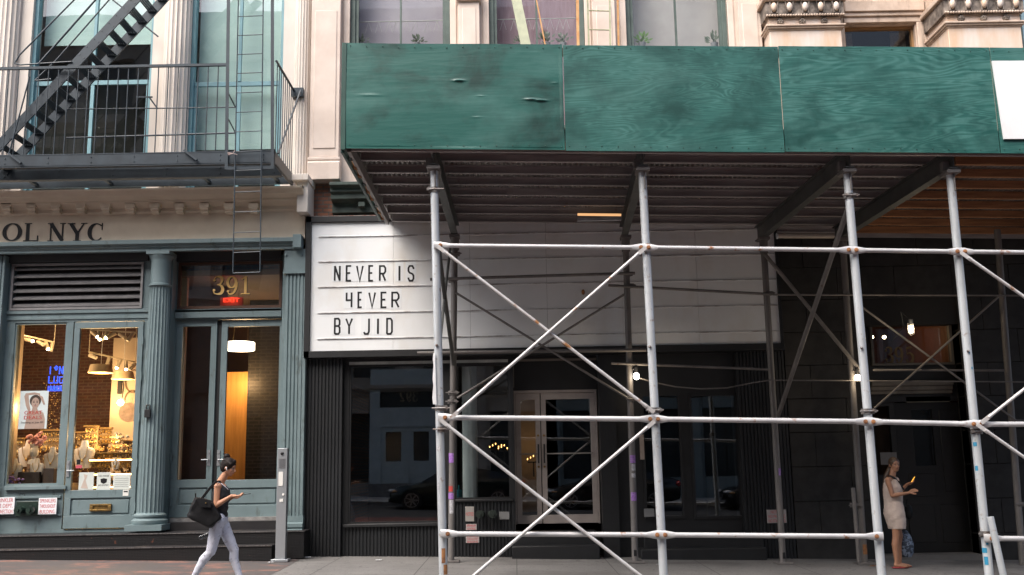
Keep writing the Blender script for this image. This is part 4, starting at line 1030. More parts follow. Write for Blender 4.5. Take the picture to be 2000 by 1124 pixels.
b = B(); q4(b, xL, XR, FY+.025, FY+.09, zb0+.02, zb0+.12); q4(b, xL, XR, FY+.025, FY+.09, zt0-.14, zt0-.04); sp('parapet_rail', b, pm('weathered timber', (.25,.2,.15)))
b = B(); b.box(xL-.01, xL+.012, FY+.03, 16.9, zb0+.1, zt0); sp('side_parapet', b, P2)
# side edge: stringer with slots
b = B(); x = xL+.0
b.box(x-.012, x+.03, FY+.031, 16.55, zb0-.05, zb0+.02); sp('edge_board', b, GEDGE, bevel=.004)
b = B(); b.box(x+.06, x+.11, FY+.1, 16.9, zb0-.02, zb0+.14); sp('edge_channel', b, JOIST)
for k in range(9): 
    y = FY+.35+k*.42; sp('edge_cleat', B().box(x+.0, x+.075, y, y+.12, zb0-.03, zb0+.10), RUST if k % 3 else GREENC)
# deck
zd0 = zb0+.26
b = B(); pit = .075; n = int((XR-xL)/pit)*4; vs = []
for i in range(n+1):
    x = xL + (XR-xL)*i/n; ph = i % 4; dz = (-.018, .018, .018, -.018)[ph]
    vs += [(x, FY+.1, zd0+dz), (x, 17.99, zd0+dz)]
b.add(vs, [(2*i, 2*i+2, 2*i+3, 2*i+1) for i in range(n)])
sp('corrugated_deck', b, CORR)
b = B(); b.box(xL, XR, FY+.03, 17.99, zd0+.03, zd0+.06); sp('deck_boards', b, pm('deck timber', (.2,.16,.12)))
XO = W(1895, 320, 13).x+.08
for k in range(9):
    y = FY+.32+k*.60
    b = B(); b.box(xL+.12, XO-.02, y-.035, y+.035, zb0+.115, zb0+.13); b.box(xL+.12, XO-.02, y-.006, y+.006, zb0+.13, zd0-.02); b.box(xL+.12, XO-.02, y-.035, y+.035, zd0-.035, zd0-.02)
    if k in (1, 2, 4): b.box(W(990,400,y).x, W(1220,400,y).x, y-.03, y+.03, zb0+.132, zd0-.04)
    sp('joist', b, JOIST)
    sp('timber_joist', B().box(XO, XR, y-.03, y+.03, zb0+.120, zd0-.02), WOODJ, bevel=.004)
sp('front_joist', B().box(xL+.02, XR, FY+.10, FY+.15, zb0-.0, zd0-.02), JOIST)
sp('rear_joist', B().box(xL+.3, XR, 17.90, 17.96, zb0+.06, zd0-.02), JOIST)
# beams and posts
BT = zb0+.11; BH = .27
posts = [((848,345),(866,1124),(888,482),(881,1100)), ((1255,350),(1296,1124),(1222,478),(1241,1105)), ((1656,358),(1722,1124),(1492,490),(1530,1105)), ((1858,364),(1932,1124),(1647,490),(1689,1105))]
bx_ = []
PR = .055
def ext(p, q, z):  # point on line p-q at height z
    t = (z-p.z)/(q.z-p.z); return p+(q-p)*t
CL = pm('zinc clamp', (.30,.30,.30), (.16,.12,.10), 20, .5, .7)
def clamp(p, r, m=CL, parent=None, side=1):
    p = Vector(p); b = B().tube(p-Vector((0,0,.035)), p+Vector((0,0,.035)), r+.012, n=16)
    b.box(p.x+side*(r+.005)-.02, p.x+side*(r+.005)+.03, p.y-.05, p.y+.0, p.z-.035, p.z+.035)
    b.tube((p.x-r-.05, p.y-r-.012, p.z), (p.x+r+.07, p.y-r-.012, p.z), .011, n=8); b.tube((p.x+side*(r+.035), p.y-r-.03, p.z),(p.x+side*(r+.035), p.y-r+.01, p.z), .022, n=6)
    return sp('clamp', b, m, parent)
PST = []
for i, (a, c, d, e) in enumerate(posts):
    p0, p1 = W(*a, PY), W(*c, PY); g = ext(p0, p1, gz(p1.x)-.02); zt_ = BT-BH-.012+SL*(p1.x-.3-XM)
    p0 = ext(p0, p1, zt_-.05)
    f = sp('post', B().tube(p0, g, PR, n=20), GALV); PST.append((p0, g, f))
    sp('post_head', B().box(p0.x-.09, p0.x+.09, PY-.13, PY+.13, p0.z, p0.z+.05).bar((p0.x+.02,PY-PR-.01,p0.z-.24),(p0.x+.02,PY-PR-.01,p0.z+.0),.02,.02), GALVD, f, bevel=.006)
    sp('base_plate', B().box(g.x-.14, g.x+.14, PY-.14, PY+.14, g.z+.0, g.z+.032), GALVD, f)
    r0, r1 = W(*d, BY), W(*e, BY); h = ext(r0, r1, gz(r1.x)); r0 = ext(r0, r1, zt_-.05)
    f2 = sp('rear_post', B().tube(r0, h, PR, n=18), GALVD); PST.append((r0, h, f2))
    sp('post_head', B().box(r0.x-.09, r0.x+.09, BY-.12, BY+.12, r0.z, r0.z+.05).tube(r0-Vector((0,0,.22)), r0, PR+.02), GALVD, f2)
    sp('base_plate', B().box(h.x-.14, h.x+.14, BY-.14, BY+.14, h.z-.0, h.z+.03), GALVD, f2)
    # I-beam from front to rear
    A = Vector((p0.x, FY+.16, BT-BH/2)); E = Vector((r0.x, 17.4, BT-BH/2)); b = B()
    b.bar(A, E, .014, BH-.02); b.bar(A+Vector((0,0,BH/2-.01)), E+Vector((0,0,BH/2-.01)), .12, .016); b.bar(A-Vector((0,0,BH/2-.01)), E-Vector((0,0,BH/2-.01)), .12, .016)
    sp('steel_beam', b, BEAM)
    sp('beam_clip', B().box(p0.x-.11,p0.x-.02,PY-.05,PY+.05,BT-BH-.01,BT-BH+.12), GALVD)
# fifth rear post and short stubs
r0, r1 = W(1950, 480, BY), W(1998, 1110, BY); h = ext(r0, r1, gz(r1.x)); sp('rear_post', B().tube(ext(r0,r1,BT-BH), h, PR, n=18), GALVD)
r0 = Vector((10.2, PY, BT-BH)); sp('post', B().tube(r0, (10.25, PY, gz(10.2)), PR, n=18), GALV); sp('steel_beam', B().bar((8.9,FY+.16,BT-BH/2),(9.3,17.4,BT-BH/2),.10,BH), BEAM)
sp('jack_tube', B().tube(W(1666,953,BY-.1), W(1678,1098,BY-.1), .035), GALVD)
sp('jack_tube', B().tube(W(1934,1010,PY-.15), W(1960,1126,PY-.15), .042), GALV)
# ledgers
def ledger(pts, Y, r, m, off=.0, name='ledger'):
    P = [W(x, y, Y) for x, y in pts]
    f = None
    for k, (a, c) in enumerate(zip(P[:-1], P[1:])):
        d = (c-a).normalized(); aa = a+d*.05; cc_ = c-d*.05; b = B().tube(aa+d*.12, cc_-d*.12, r, n=14)
        for e, s in ((aa, 1), (cc_, -1)):
            e0 = e-d*s*.09; e1_ = e+d*s*.13; n8 = 12; vs = []
            for (pp, rx_, ry_) in ((e0, .014, .052), (e, .016, .055), (e1_, r, r)):
                for q in range(n8):
                    t = 2*math.pi*q/n8; vs.append(pp + Vector((0, rx_*math.cos(t), ry_*math.sin(t))))
            b.add(vs, [(j*n8+q, j*n8+(q+1)%n8, (j+1)*n8+(q+1)%n8, (j+1)*n8+q) for j in range(2) for q in range(n8)] + [tuple(range(n8))])
        f = sp(name, b, m)
        for e in (aa, cc_): sp('bolt', B().tube(e+Vector((0,-.045,0)), e+Vector((0,.03,0)), .017, n=6).tube(e+Vector((0,-.03,0)), e+Vector((0,-.022,0)), .028, n=12), RUST, f)
LY = PY-PR-.03
ledger([(853,480),(1259,484),(1664,489),(1876,492),(2200,496)], LY, .030, RUSTB)
ledger([(862,816),(1277,819),(1697,824),(1908,829),(2200,829)], LY, .034, RUSTB)
ledger([(867,1043),(1291,1045),(1719,1048)], LY, .032, RUSTB)
ledger([(1928,1052),(2200,1054)], LY, .032, RUSTB)
BR2 = pm('scuffed white brace', (.60,.60,.60), (.48,.46,.45), 5, .4, .15, c3=(.32,.15,.06), s3=5, lo3=.60, hi3=.69)
def brace(a, c, Y, r=.0215, m=None, dy=0):
    p, q = W(*a, Y), W(*c, Y+dy); d = (q-p).normalized(); nrm = Vector((0,1,0))
    b = B().tube(p+d*.09, q-d*.09, r, n=12)
    for e, s in ((p, 1), (q, -1)): b.bar(e-d*s*.03, e+d*s*.14, .05, .012, up=(0,1,0)); 
    return sp('cross_brace', b, m or BR2)
brace((858,484),(1274,803), LY-.05); brace((1257,487),(884,814), LY-.09)
brace((862,822),(1296,1160), LY-.05); brace((1275,826),(884,1160), LY-.09)
brace((1880,496),(2160,692), LY-.05); brace((1920,824),(2160,635), LY-.05); brace((1912,832),(2160,1005), LY-.05)
# bolts on posts, clamps
for px, py in ((853,675),(1269,678),(1683,680),(1891,686)):
    e = W(px, py, LY+.02); sp('bolt', B().ball(e, .02, 8, 6), CL)
for (px, py), s in (((860,798),1),((862,839),1),((1276,802),1),((1692,804),1),((1908,843),-1),((1925,1043),-1),((850,372),-1),((1657,384),1)):
    p = W(px, py, PY); clamp((p.x, PY, p.z), PR, side=s)
# rear bracing
def rbar(a, c, Y, r=.03, m=GALVD, Y2=None, name='rear_ledger', flat=False):
    p, q = W(*a, Y), W(*c, Y2 or Y); sp(name, B().tube(p, q, r, n=10), m)
rbar((840,546),(1240,534), BY-.1, .026); rbar((1188,558),(1502,575), BY-.1, .024); rbar((815,690),(1262,684), BY-.12, .03); rbar((1194,710),(1500,722), BY-.1, .022)
rbar((1510,576),(2080,578), BY-.1, .016); rbar((1706,723),(1962,724), BY-.1, .020); rbar((1512,743),(2080,747), BY-.14, .012, name='conduit')
rbar((890,572),(1226,778), BY-.14, .02, name='rear_brace'); rbar((1220,575),(893,778), BY-.18, .02, name='rear_brace')
rbar((1683,600),(1985,822), BY-.14, .018, name='rear_brace'); rbar((1950,580),(1708,798), BY-.18, .018, name='rear_brace')
rbar((1494,497),(1690,735), BY-.1, .032, name='rear_brace'); 
rbar((1660,395),(1520,812), PY+.1, .036, Y2=BY-.1, name='side_brace')
rbar((857,489),(886,712), PY+.08, .032, BEAM, Y2=BY-.1, name='side_brace'); rbar((879,486),(860,660), BY-.1, .022, BEAM, Y2=PY+.08, name='side_brace')
rbar((1900,1005),(1900,1006), 16, .01) if 0 else None
for px, py in ((883,768),(882,785),(883,548),(1225,536),(1227,559),(1234,780),(1498,574),(1668,987),(1987,824),(1992,985),(888,497),(1230,712)):
    p = W(px, py, BY); clamp((p.x, BY, p.z), PR, GALVD)
# torn plastic wrap on the first post
p = W(852, 740, PY); b = B(); vs = []
for j in range(9):
    q_ = W(848+j*.4, 690+j*12.5, PY-.06); wv_ = .012+.03*j/8+.006*math.sin(j*2.1)
    vs += [(q_.x-wv_, PY-.05, q_.z), (q_.x+.01, PY-.07-.01*(j%2), q_.z)]
b.add(vs, [(2*j, 2*j+2, 2*j+3, 2*j+1) for j in range(8)]); sp('torn_wrap', b, pm('white torn wrap', (.62,.63,.64)), PST[0][2])
# stickers
PURP = pm('purple sticker', (.25,.09,.42), (.42,.25,.55), 30, .5); WST = pm('white sticker', (.6,.6,.62), (.3,.3,.32), 40, .5); BLUEP = pm('blue paint marks', (.03,.25,.42), None, 3, .5); REDST = pm('red sticker', (.5,.06,.05), None, 3, .5)
def sticker(px, py, Y, w, h, m, post):
    p = W(px, py, Y); c0, c1, f = post; t = (p.z-c0.z)/(c1.z-c0.z); cx = c0.x+(c1.x-c0.x)*t; R_ = PR+.003; vs = []; n = 6; off = (p.x-cx)/PR
    for j in (0, 1):
        for i in range(n+1):
            a = max(-1.2,min(1.2,off))*0.9 + (i/n-.5)*w/R_; vs.append((cx+R_*math.sin(a), c0.y-R_*math.cos(a), p.z+(j-.5)*h))
    sp('sticker', B().add(vs, [(i, i+1, n+2+i, n+1+i) for i in range(n)]), m, f)
sticker(880, 895, BY, .11, .16, PURP, PST[1]); sticker(880, 969, BY, .11, .10, PURP, PST[1]); sticker(880, 955, BY, .08, .09, REDST, PST[1]); sticker(882, 990, BY, .07, .22, WST, PST[1])
sticker(1236, 897, BY, .11, .13, PURP, PST[3]); sticker(1237, 913, BY, .07, .11, WST, PST[3]); sticker(1237, 929, BY, .07, .07, WST, PST[3]); sticker(1238, 970, BY, .11, .14, PURP, PST[3])
sticker(1522, 922, BY, .05, .12, PURP, PST[5]); sticker(856, 876, PY, .06, .07, WST, PST[0]); sticker(856, 950, PY, .03, .09, WST, PST[0])
for k, (px, py, w_, h_) in enumerate(((1900,868,.05,.05),(1903,915,.04,.06),(1918,1075,.07,.06),(1922,1095,.05,.10),(1895,720,.02,.03),(1889,690,.02,.02),(1924,1060,.03,.05))): sticker(px, py, PY, w_, h_, BLUEP, PST[6])
sticker(867,1085,PY,.05,.18,RUST,PST[0]); sticker(872,1112,PY,.06,.12,RUST,PST[0])
sticker(1240,1080,BY,.05,.10,LETTER,PST[3]); sticker(1530,1085,BY,.05,.10,LETTER,PST[5]); sticker(1688,1073,BY,.08,.16,RUST,PST[7])
# signboard on the parapet
a = W(1946, 195, FY-.03); x0,x1,z0,z1 = RC(1946, 118, 2060, 271, FY-.03)
solo('white_signboard', B().add([(x0,FY-.03,z1),(x0+.045,FY-.03,z0),(x0+2.2,FY-.03,z0-.03),(x0+2.2,FY-.03,z1-.03),(x0,FY-.006,z1),(x0+.045,FY-.006,z0),(x0+2.2,FY-.006,z0-.03),(x0+2.2,FY-.006,z1-.03)],
     [(0,1,2,3),(7,6,5,4),(0,4,5,1),(3,2,6,7),(1,5,6,2),(0,3,7,4)]), SIGNW, 'blank white signboard fixed to the far right green plywood panel', 'sign')
# things standing on the shed roof in front of the upper windows
PALEG = pm('pale green painted board', (.50,.52,.36), (.40,.42,.30), 6, .5, c3=(.25,.15,.08), s3=14, lo3=.68, hi3=.72); ORR = pm('orange rusted rod', (.50,.23,.08), (.62,.36,.16), 9, .7)
def lean(n_, a, c, Y, w_, d, m, lab, cat_): 
    p, q = W(*a, Y), W(*c, Y); pz = ext(p, q, zd0+.06); solo(n_, B().bar(p, pz, w_, d, up=(0,1,0)), m, lab, cat_)
lean('leaning_board', (996,-60), (1026,84), 16.6, .17, .05, PALEG, 'pale green board leaning in front of the mauve upper window', 'board')
lean('thin_rod', (1036,-60), (1064,84), 16.7, .022, .022, ORR, 'thin orange rod leaning beside the pale green board', 'rod')
lean('rusty_rod', (1127,-60), (1129,84), 16.7, .05, .03, ORR, 'upright rusty orange bar at the right edge of the mauve window', 'rod')
lean('rusty_rod', (1205,-60), (1208,84), 16.9, .035, .03, ORR, 'rusty orange bar against the pale pier right of the ladder', 'rod')
lean('short_rod', (1163,-60), (1168,58), 17.2, .02, .02, ORR, 'short rusty rod hanging behind the pale green ladder', 'rod') if 0 else None
ld = thing('steel_ladder', 'pale green steel ladder rising from the shed roof before the upper pier', 'ladder', (W(1172,60,16.8).x, 16.8, zd0+.06))
PGR = pm('pale green ladder paint', (.42,.43,.27), (.3,.3,.2), 9, .5)
for a, c in ((1146,1150),(1190,1192)):
    p, q = W(a,-60,16.8), W(c,84,16.8); mesh('rail', B().bar(p, ext(p,q,zd0+.06), .03, .03, up=(0,1,0)), PGR, ld)
for q in (-16, 21, 58, 95, 132): mesh('rung', B().tube(W(1148,q,16.8), W(1191,q+1,16.8), .012), PGR, ld)
# ------------------------------------------------------------------ jewellery shop interior
WARM = (1.0, .62, .28)
def plight(name, loc, e, c=WARM, r=.12):
    l = bpy.data.lights.new(name, 'POINT'); l.energy = e; l.color = c; l.shadow_soft_size = r
    o = bpy.data.objects.new(name, l); COL.objects.link(o); o.location = loc; return o
SF0 = W(190,1034,18.05).z
xa = W(-60,700,18.3).x; xb_ = W(300,700,18.3).x-.05; CZ = 5.05; YRr = 23.5
b = B(); b.box(xa-2, xb_, 18.22, YRr, CZ, CZ+.1); part('ceiling', b, pm('dark shop ceiling', (.10,.07,.05), (.06,.045,.03), 1.5, .8), b391)
b = B(); b.box(xa-2, xb_, 18.22, YRr, SF0-.1, SF0); part('floor', b, pm('brown shop floor', (.22,.13,.07)), b391)
b = B(); b.box(xa-2, xb_, YRr, YRr+.1, SF0, CZ); part('brick_wall', b, BRICKI, b391)
b = B(); b.box(xb_, xb_+.06, 18.45, YRr, SF0, CZ); part('side_wall', b, WHITEI, b391)
b = B(); b.box(W(26,800,18.5).x-.35, W(31,800,18.5).x, 18.5, 18.62, SF0, CZ); part('cream_post', b, PLASTER, b391)
b = B(); b.box(W(215,800,21.5).x, xb_, 21.5, 21.6, SF0, CZ-.6); part('display_wall', b, WHITEI, b391)
SPOTM = pm('white spot housing', (.62,.55,.42), None, 3, .4); BULB = em('warm bulb', (1,.78,.45), 14)
def track(a, c, Y0, Y1, heads, lab):
    p, q = W(*a, Y0), W(*c, Y1); t = thing('track_light', lab, 'track light', (p+q)/2)
    mesh('rail', B().bar(p, q, .035, .03).tube(p+Vector((0,0,0)), Vector((p.x,p.y,CZ)), .008).tube(q, Vector((q.x,q.y,CZ)), .008), SPOTM, t)
    for u, ang, on in heads:
        c0 = p+(q-p)*u; d = Vector((math.sin(ang), -.35, -math.cos(ang))).normalized(); e = c0+Vector((0,0,-.07))
        h = mesh('spot_head', B().tube(c0, e, .008).tube(e-d*.06, e+d*.13, .038, n=14), SPOTM, t)
        if on: mesh('bulb', B().ball(e+d*.135, .030, 10, 8), BULB, h)
track((30,652),(106,669),20,20.6,[(.15,-1.0,0),(.32,1.3,1),(.62,1.1,0),(.8,.5,1),(.95,0,0)],'track light with lit spots high in the display window')
track((176,644),(266,650),19.6,19.6,[(.08,.9,1),(.2,.3,1),(.35,-.4,0),(.5,-1.0,1),(.68,1.0,0),(.9,-.5,0)],'white track light across the top of the shop door glass')
track((174,688),(264,708),20.4,21,[(.06,1.2,0),(.42,-.1,1),(.66,-.3,1),(.8,.2,1),(.97,-.5,0)],'lower track light behind the two cream pendant lamps')
def pendant(px, py, w_, Y, lab):
    p = W(px, py, Y); r = w_/2/FPX*Y; t = thing('pendant_lamp', lab, 'lamp', (p.x, Y, p.z-.08))
    mesh('cord', B().tube((p.x,Y,p.z+.07),(p.x,Y,CZ),.006), WHITEP, t)
    s = mesh('lamp_shade', B().lathe(p.x, Y, [(r*.99,p.z-.09),(r,p.z-.085),(r*.83,p.z+.07),(r*.2,p.z+.08)], n=28), pm('cream lamp shade', (.62,.48,.30)) if 'cream lamp shade' not in bpy.data.materials else bpy.data.materials['cream lamp shade'], t)
    mesh('bulb', B().lathe(p.x, Y, [(r*.8,p.z-.095),(r*.8,p.z-.091)], n=24), em('amber glow', (1,.55,.12), 1.6) if 'amber glow' not in bpy.data.materials else bpy.data.materials['amber glow'], t)
    plight('pendant_light', (p.x, Y-.05, p.z-.3), 26)
pendant(197, 720, 47, 19.8, 'cream pendant lamp hanging in the middle of the shop door glass')
pendant(241, 733, 44, 20.6, 'cream pendant lamp beside the right edge of the shop door glass')
plight('spot_glow', (W(70,700,20).x, 19.6, CZ-.6), 30); plight('display_fill', (W(60,840,19).x, 18.45, W(60,800,19).z), 9); plight('display_fill', (W(50,840,19).x, 19.3, W(60,780,19).z), 17); plight('shelf_glow', (W(220,870,19.5).x, 19.2, W(220,850,19.5).z), 17)  # the two display lights are added fills with no fixture, brightening the busts
plight('brick_fill', (W(150,760,22).x, 22.0, CZ-1.8), 20)  # fill added without a fixture to warm and brighten the rear brick
# sconce
p = W(231, 765, 21.35); t = thing('wall_sconce', 'black wall sconce with glowing globe on the white shop wall', 'lamp', p)
mesh('bracket', B().box(p.x-.035,p.x+.035,21.38,21.46,p.z-.05,p.z+.28).path([(p.x,21.35,p.z+.2),(p.x+.1,21.3,p.z+.26),(p.x+.13,21.3,p.z+.1),(p.x+.11,21.3,p.z-.14)],.012), BLACKM, t)
mesh('globe', B().ball((p.x+.08,21.3,p.z-.24),.07), em('sconce glow', (1,.75,.42), 9), t)
plight('sconce_light', (p.x-.06, 21.1, p.z-.24), 8)
b = B(); p = W(260, 765, 21.4)
for k, dz in enumerate((.22,-.22)):
    b.ribbon([(p.x+.16*math.cos(a*.35), p.z+dz+.24*math.sin(a*.35)) for a in range(18)], .03, 21.35, .02, True)
solo('hoop_ornament', b, pm('dark bronze', (.12,.07,.03)), 'pair of dark bronze hoops on the white wall by the door edge', 'ornament')
# neon sign
NEON = em('blue neon', (.01,.07,.9), .8); b = B()
p = W(109, 735, 20.5); q = Vector((p.x, 20.5, p.z)); 
def ns(pts): b.path([(p.x+u, 20.5, p.z+v) for u, v in pts], .011, 6)
ns([(-.12,.20),(-.12,.04)]); ns([(-.02,.18),(.0,.21),(.03,.18),(.0,.12),(-.04,.18)]); ns([(.07,.04),(.07,.2),(.14,.04),(.14,.2)])
ns([(-.14,.0),(-.14,-.14),(-.06,-.14)]); ns([(-.03,-.0),(-.03,-.14),(.04,-.14),(.04,-.0)]); ns([(.14,-.02),(.08,-.02),(.08,-.14),(.15,-.14),(.15,-.08)])
for k in range(5): ns([(-.14+k*.065,-.2),(-.14+k*.065,-.30),(-.10+k*.065,-.30),(-.10+k*.065,-.2)])
solo('neon_sign', b, NEON, 'blue neon sign glowing on the dark wall at the window edge', 'sign')
# poster with a portrait
x0,x1,z0,z1 = RC(37.5,764,93,838,18.13); tp_ = thing('sale_poster', 'pale GREAT DEALS poster of a woman with raised arms in the display window', 'poster', ((x0+x1)/2,18.13,z0))
PW, PH = x1-x0, z1-z0; y = 18.13
mesh('sheet', B().box(x0,x1,y,y+.004,z0,z1), pm('pale blue poster paper', (.75,.82,.82), (.72,.80,.80)), tp_)
SKP = pm('printed skin tone', (.50,.36,.29), (.44,.30,.24), 6); HRP = pm('printed brown hair', (.06,.035,.025), None, 8); RDP = pm('printed red ink', (.60,.04,.03), None)
def ell(cx, cz, rx, rz, n=26): return [(x0+PW*(cx+rx*math.cos(2*math.pi*i/n)), z0+PH*(cz+rz*math.sin(2*math.pi*i/n))) for i in range(n)]
def pol(pts): return [(x0+PW*u, z0+PH*v) for u, v in pts]
g = B(); g.prism(pol([(.22,.0),(.92,.0),(.93,.25),(.86,.42),(.66,.48),(.62,.56),(.46,.56),(.44,.48),(.30,.44)]), y-.001, y-.0002)
g.prism(pol([(.33,.44),(.22,.62),(.15,.86),(.19,.94),(.50,.96),(.70,.93),(.70,.885),(.50,.90),(.30,.885),(.33,.70),(.40,.5)]), y-.0015, y-.0011)
g.prism(pol([(.66,.90),(.80,.84),(.90,.64),(.85,.62),(.74,.78),(.66,.84)]), y-.0015, y-.0011); mesh('portrait', g, SKP, tp_)
mesh('portrait_hair', B().prism(ell(.55,.74,.20,.155), y-.0024, y-.0017), HRP, tp_)
f = mesh('portrait_face', B().prism(ell(.555,.675,.135,.15), y-.0032, y-.0026), SKP, tp_)
g = B()
for cx in (.50,.62): g.prism(ell(cx,.70,.035,.012), y-.0038, y-.0034); g.prism(ell(cx,.73,.045,.006), y-.0038, y-.0034)
g.prism(ell(.56,.64,.018,.008), y-.0038, y-.0034); mesh('portrait_eyes', g, HRP, tp_)
mesh('portrait_lips', B().prism(ell(.56,.605,.045,.012), y-.0038, y-.0034), pm('printed lip tone', (.35,.12,.10)), tp_)
mesh('headline', B().text('GREAT', x0+PW*.19, x0+PW*.82, z0+PH*.38, z0+PH*.475, y-.0045).text('DEALS', x0+PW*.19, x0+PW*.82, z0+PH*.25, z0+PH*.345, y-.0045), RDP, tp_)
mesh('small_print', B().text('Starting at just $9', x0+PW*.10, x0+PW*.88, z0+PH*.13, z0+PH*.195, y-.0045), LETTER, tp_)
# display: counter, busts, flowers, boxes
DISP = pm('dark display box', (.05,.035,.025), (.02,.014,.01), 5, .5); BUSTM = pm('cream display bust', (.68,.60,.48), (.62,.54,.42), 3, .7); CHAIN = pm('gold chain', (.55,.35,.10), None, 3, .3, .8)
zdis = W(60, 948, 18.6).z
solo('display_plinth', B().box(W(15,940,18.4).x, W(124,940,18.4).x, 18.35, 19.3, SF0, zdis+.02), PLASTER, 'low cream display plinth filling the bottom of the display window', 'plinth')
def bust(px, py, h, Y, lab, m=BUSTM):
    p = W(px, py, Y); t = thing('necklace_bust', lab, 'bust', p); b = B()
    pr = [(0,.34,.12),(.30,.44,.15),(.60,.50,.13),(.69,.46,.11),(.76,.20,.08),(.97,.14,.065),(1,.10,.05)]
    n = 18; vs = []
    for u, rx, ry in pr:
        for i in range(n): a = 2*math.pi*i/n; vs.append((p.x+rx*h*.8*math.cos(a), Y+ry*h*math.sin(a), p.z+u*h))
    b.add(vs, [(j*n+i, j*n+(i+1)%n, (j+1)*n+(i+1)%n, (j+1)*n+i) for j in range(len(pr)-1) for i in range(n)]+[tuple(range((len(pr)-1)*n, len(pr)*n))]); mesh('bust', b, m, t)
    c = B(); c.path([(p.x+h*.17*math.sin(a*math.pi/18), Y-h*.16, p.z+h*(.30+.46*(abs(a)/9)**1.6)) for a in range(-9, 10)], .006, 5); c.ball((p.x,Y-h*.18,p.z+h*.26), .022, 8, 6); mesh('necklace', c, CHAIN, t)
bust(28,935,.36,18.6,'cream necklace bust at the left end of the display window'); bust(71,932,.34,18.65,'cream necklace bust in front of the dark box in the display window'); bust(101,918,.42,18.8,'tall cream necklace bust at the right side of the display window')
bust(54,912,.5,19.0,'narrow cream necklace stand left of the flower vase'); bust(163,915,.52,19.1,'cream necklace bust low behind the shop door glass'); bust(225,917,.2,18.9,'small cream ring bust on the lit shelf'); bust(30,800,.42,19.2,'necklace bust on the upper shelf beside the poster')
solo('dark_display_box', B().box(W(42,930,18.7).x, W(84,930,18.7).x, 18.55, 18.9, zdis, zdis+.24), DISP, 'dark brown display box under the flower vase', 'box', bevel=.01)
solo('dark_display_box', B().box(W(88,930,18.7).x, W(110,930,18.7).x, 18.6, 18.9, zdis, zdis+.30), DISP, 'black display box in the right corner of the display window', 'box', bevel=.01)
solo('tall_display_case', B().box(W(52,900,18.9).x, W(82,900,18.9).x, 18.92, 19.2, zdis, W(66,890,19).z), pm('dark patterned case', (.10,.06,.05), (.4,.3,.2), 22, .5), 'dark patterned display case carrying the flower vase', 'case')
def flowers(px, py, Y, s, m, lab, vase=None, n=16):
    p = W(px, py, Y); t = thing('flower_bunch', lab, 'flowers', (p.x,Y,p.z-.3 if vase else p.z-.1))
    for k in range(n):
        c = p+Vector((random.gauss(0,.085),random.gauss(0,.06),random.gauss(0,.055)))*s; b = B()
        for j in range(9):
            a = random.uniform(0,6.28); e = random.uniform(-.3,1.5); d = Vector((math.cos(a)*math.cos(e), math.sin(a)*math.cos(e), math.sin(e)))
            b.ball(c+d*.028*s, (.028*s,.028*s,.015*s), 6, 5, d.to_track_quat('Z','X').to_matrix())
        mesh('bloom', b, m, t)
    if vase:
        b = B(); b.ball(p-Vector((0,0,.20)), (.075,.09,.11), 16, 12); b.tube(p-Vector((0,0,.34)), p-Vector((0,0,.22)), .04, .045); b.lathe(p.x, Y, [(.11,p.z-.42),(.09,p.z-.36),(.05,p.z-.33)], n=18); b.lathe(p.x,Y,[(.06,p.z-.12),(.085,p.z-.05)],n=16); b.ball(p-Vector((0,.09,.20)), (.012,.02,.02), 6, 5)
        mesh('head_vase', b, pm('white ceramic', (.7,.68,.64)), t)
flowers(68, 862, 18.75, 1.15, pm('dusty pink petals', (.55,.28,.26), (.42,.18,.20), 20, .7), 'dusty pink flowers in a white head shaped vase', True, 22)
flowers(14, 938, 18.45, .9, pm('purple petals', (.22,.12,.36), (.36,.26,.50), 20, .7), 'purple flowers in the bottom left corner of the display window', None, 14)
flowers(38, 937, 18.45, .6, bpy.data.materials['purple petals'], 'pale purple flower beside the leftmost necklace bust', None, 6)
flowers(237, 852, 19.2, .8, pm('cream petals', (.7,.6,.42), None, 20, .7), 'cream flowers among the jewellery racks behind the door', None, 9)
# jewellery racks
RACK = pm('golden rack', (.45,.29,.10), (.30,.18,.06), 9, .4, .4); TRINK = pm('assorted jewellery', (.75,.52,.20), (.08,.05,.03), 26, .35, .5, lo=.42, hi=.56)
def rack(px0, py0, px1, py1, Y, rows_, cols, lab):
    x0,x1,z0,z1 = RC(px0,py0,px1,py1,Y); t = thing('jewellery_rack', lab, 'rack', ((x0+x1)/2,Y,z0))
    mesh('board', B().box(x0,x1,Y,Y+.02,z0,z1), pm('cream rack board', (.42,.31,.17)) if 'cream rack board' not in bpy.data.materials else bpy.data.materials['cream rack board'], t)
    mesh('shelf', B().box(x0-.02,x1+.02,Y-.10,Y+.02,z1,z1+.025), RACK, t)
    for r in range(rows_):
        zz = z0+(z1-z0)*(r+.75)/rows_; mesh('rod', B().tube((x0,Y-.05,zz),(x1,Y-.05,zz),.007), RACK, t)
        for c in range(cols):
            xx = x0+(x1-x0)*(c+.5)/cols; h = (z1-z0)/rows_*random.uniform(.3,.8)
            mesh('trinket', B().tube((xx,Y-.06,zz),(xx,Y-.06,zz-h*.6),.008,n=5).ball((xx,Y-.06,zz-h*.7), (.02,.012,.03), 6, 5), TRINK if (r+c)%2 else CHAIN, t)
rack(168,834,191,880,19.5,4,7,'tall cream jewellery rack left of the black racks behind the door'); rack(195,838,218,868,19.8,3,7,'black jewellery rack in the middle of the door glass'); rack(219,856,236,880,19.6,2,5,'small jewellery rack under the cream flowers'); rack(176,886,262,894,19.2,1,16,'wide row of jewellery above the glowing shelf')
rack(176,900,262,914,19.15,1,12,'row of jewellery between the two glowing shelves'); rack(25,858,46,892,19.6,2,6,'jewellery rack beyond the cream necklace busts'); rack(84,842,122,880,20.0,3,9,'jewellery rack beside the pink flowers')
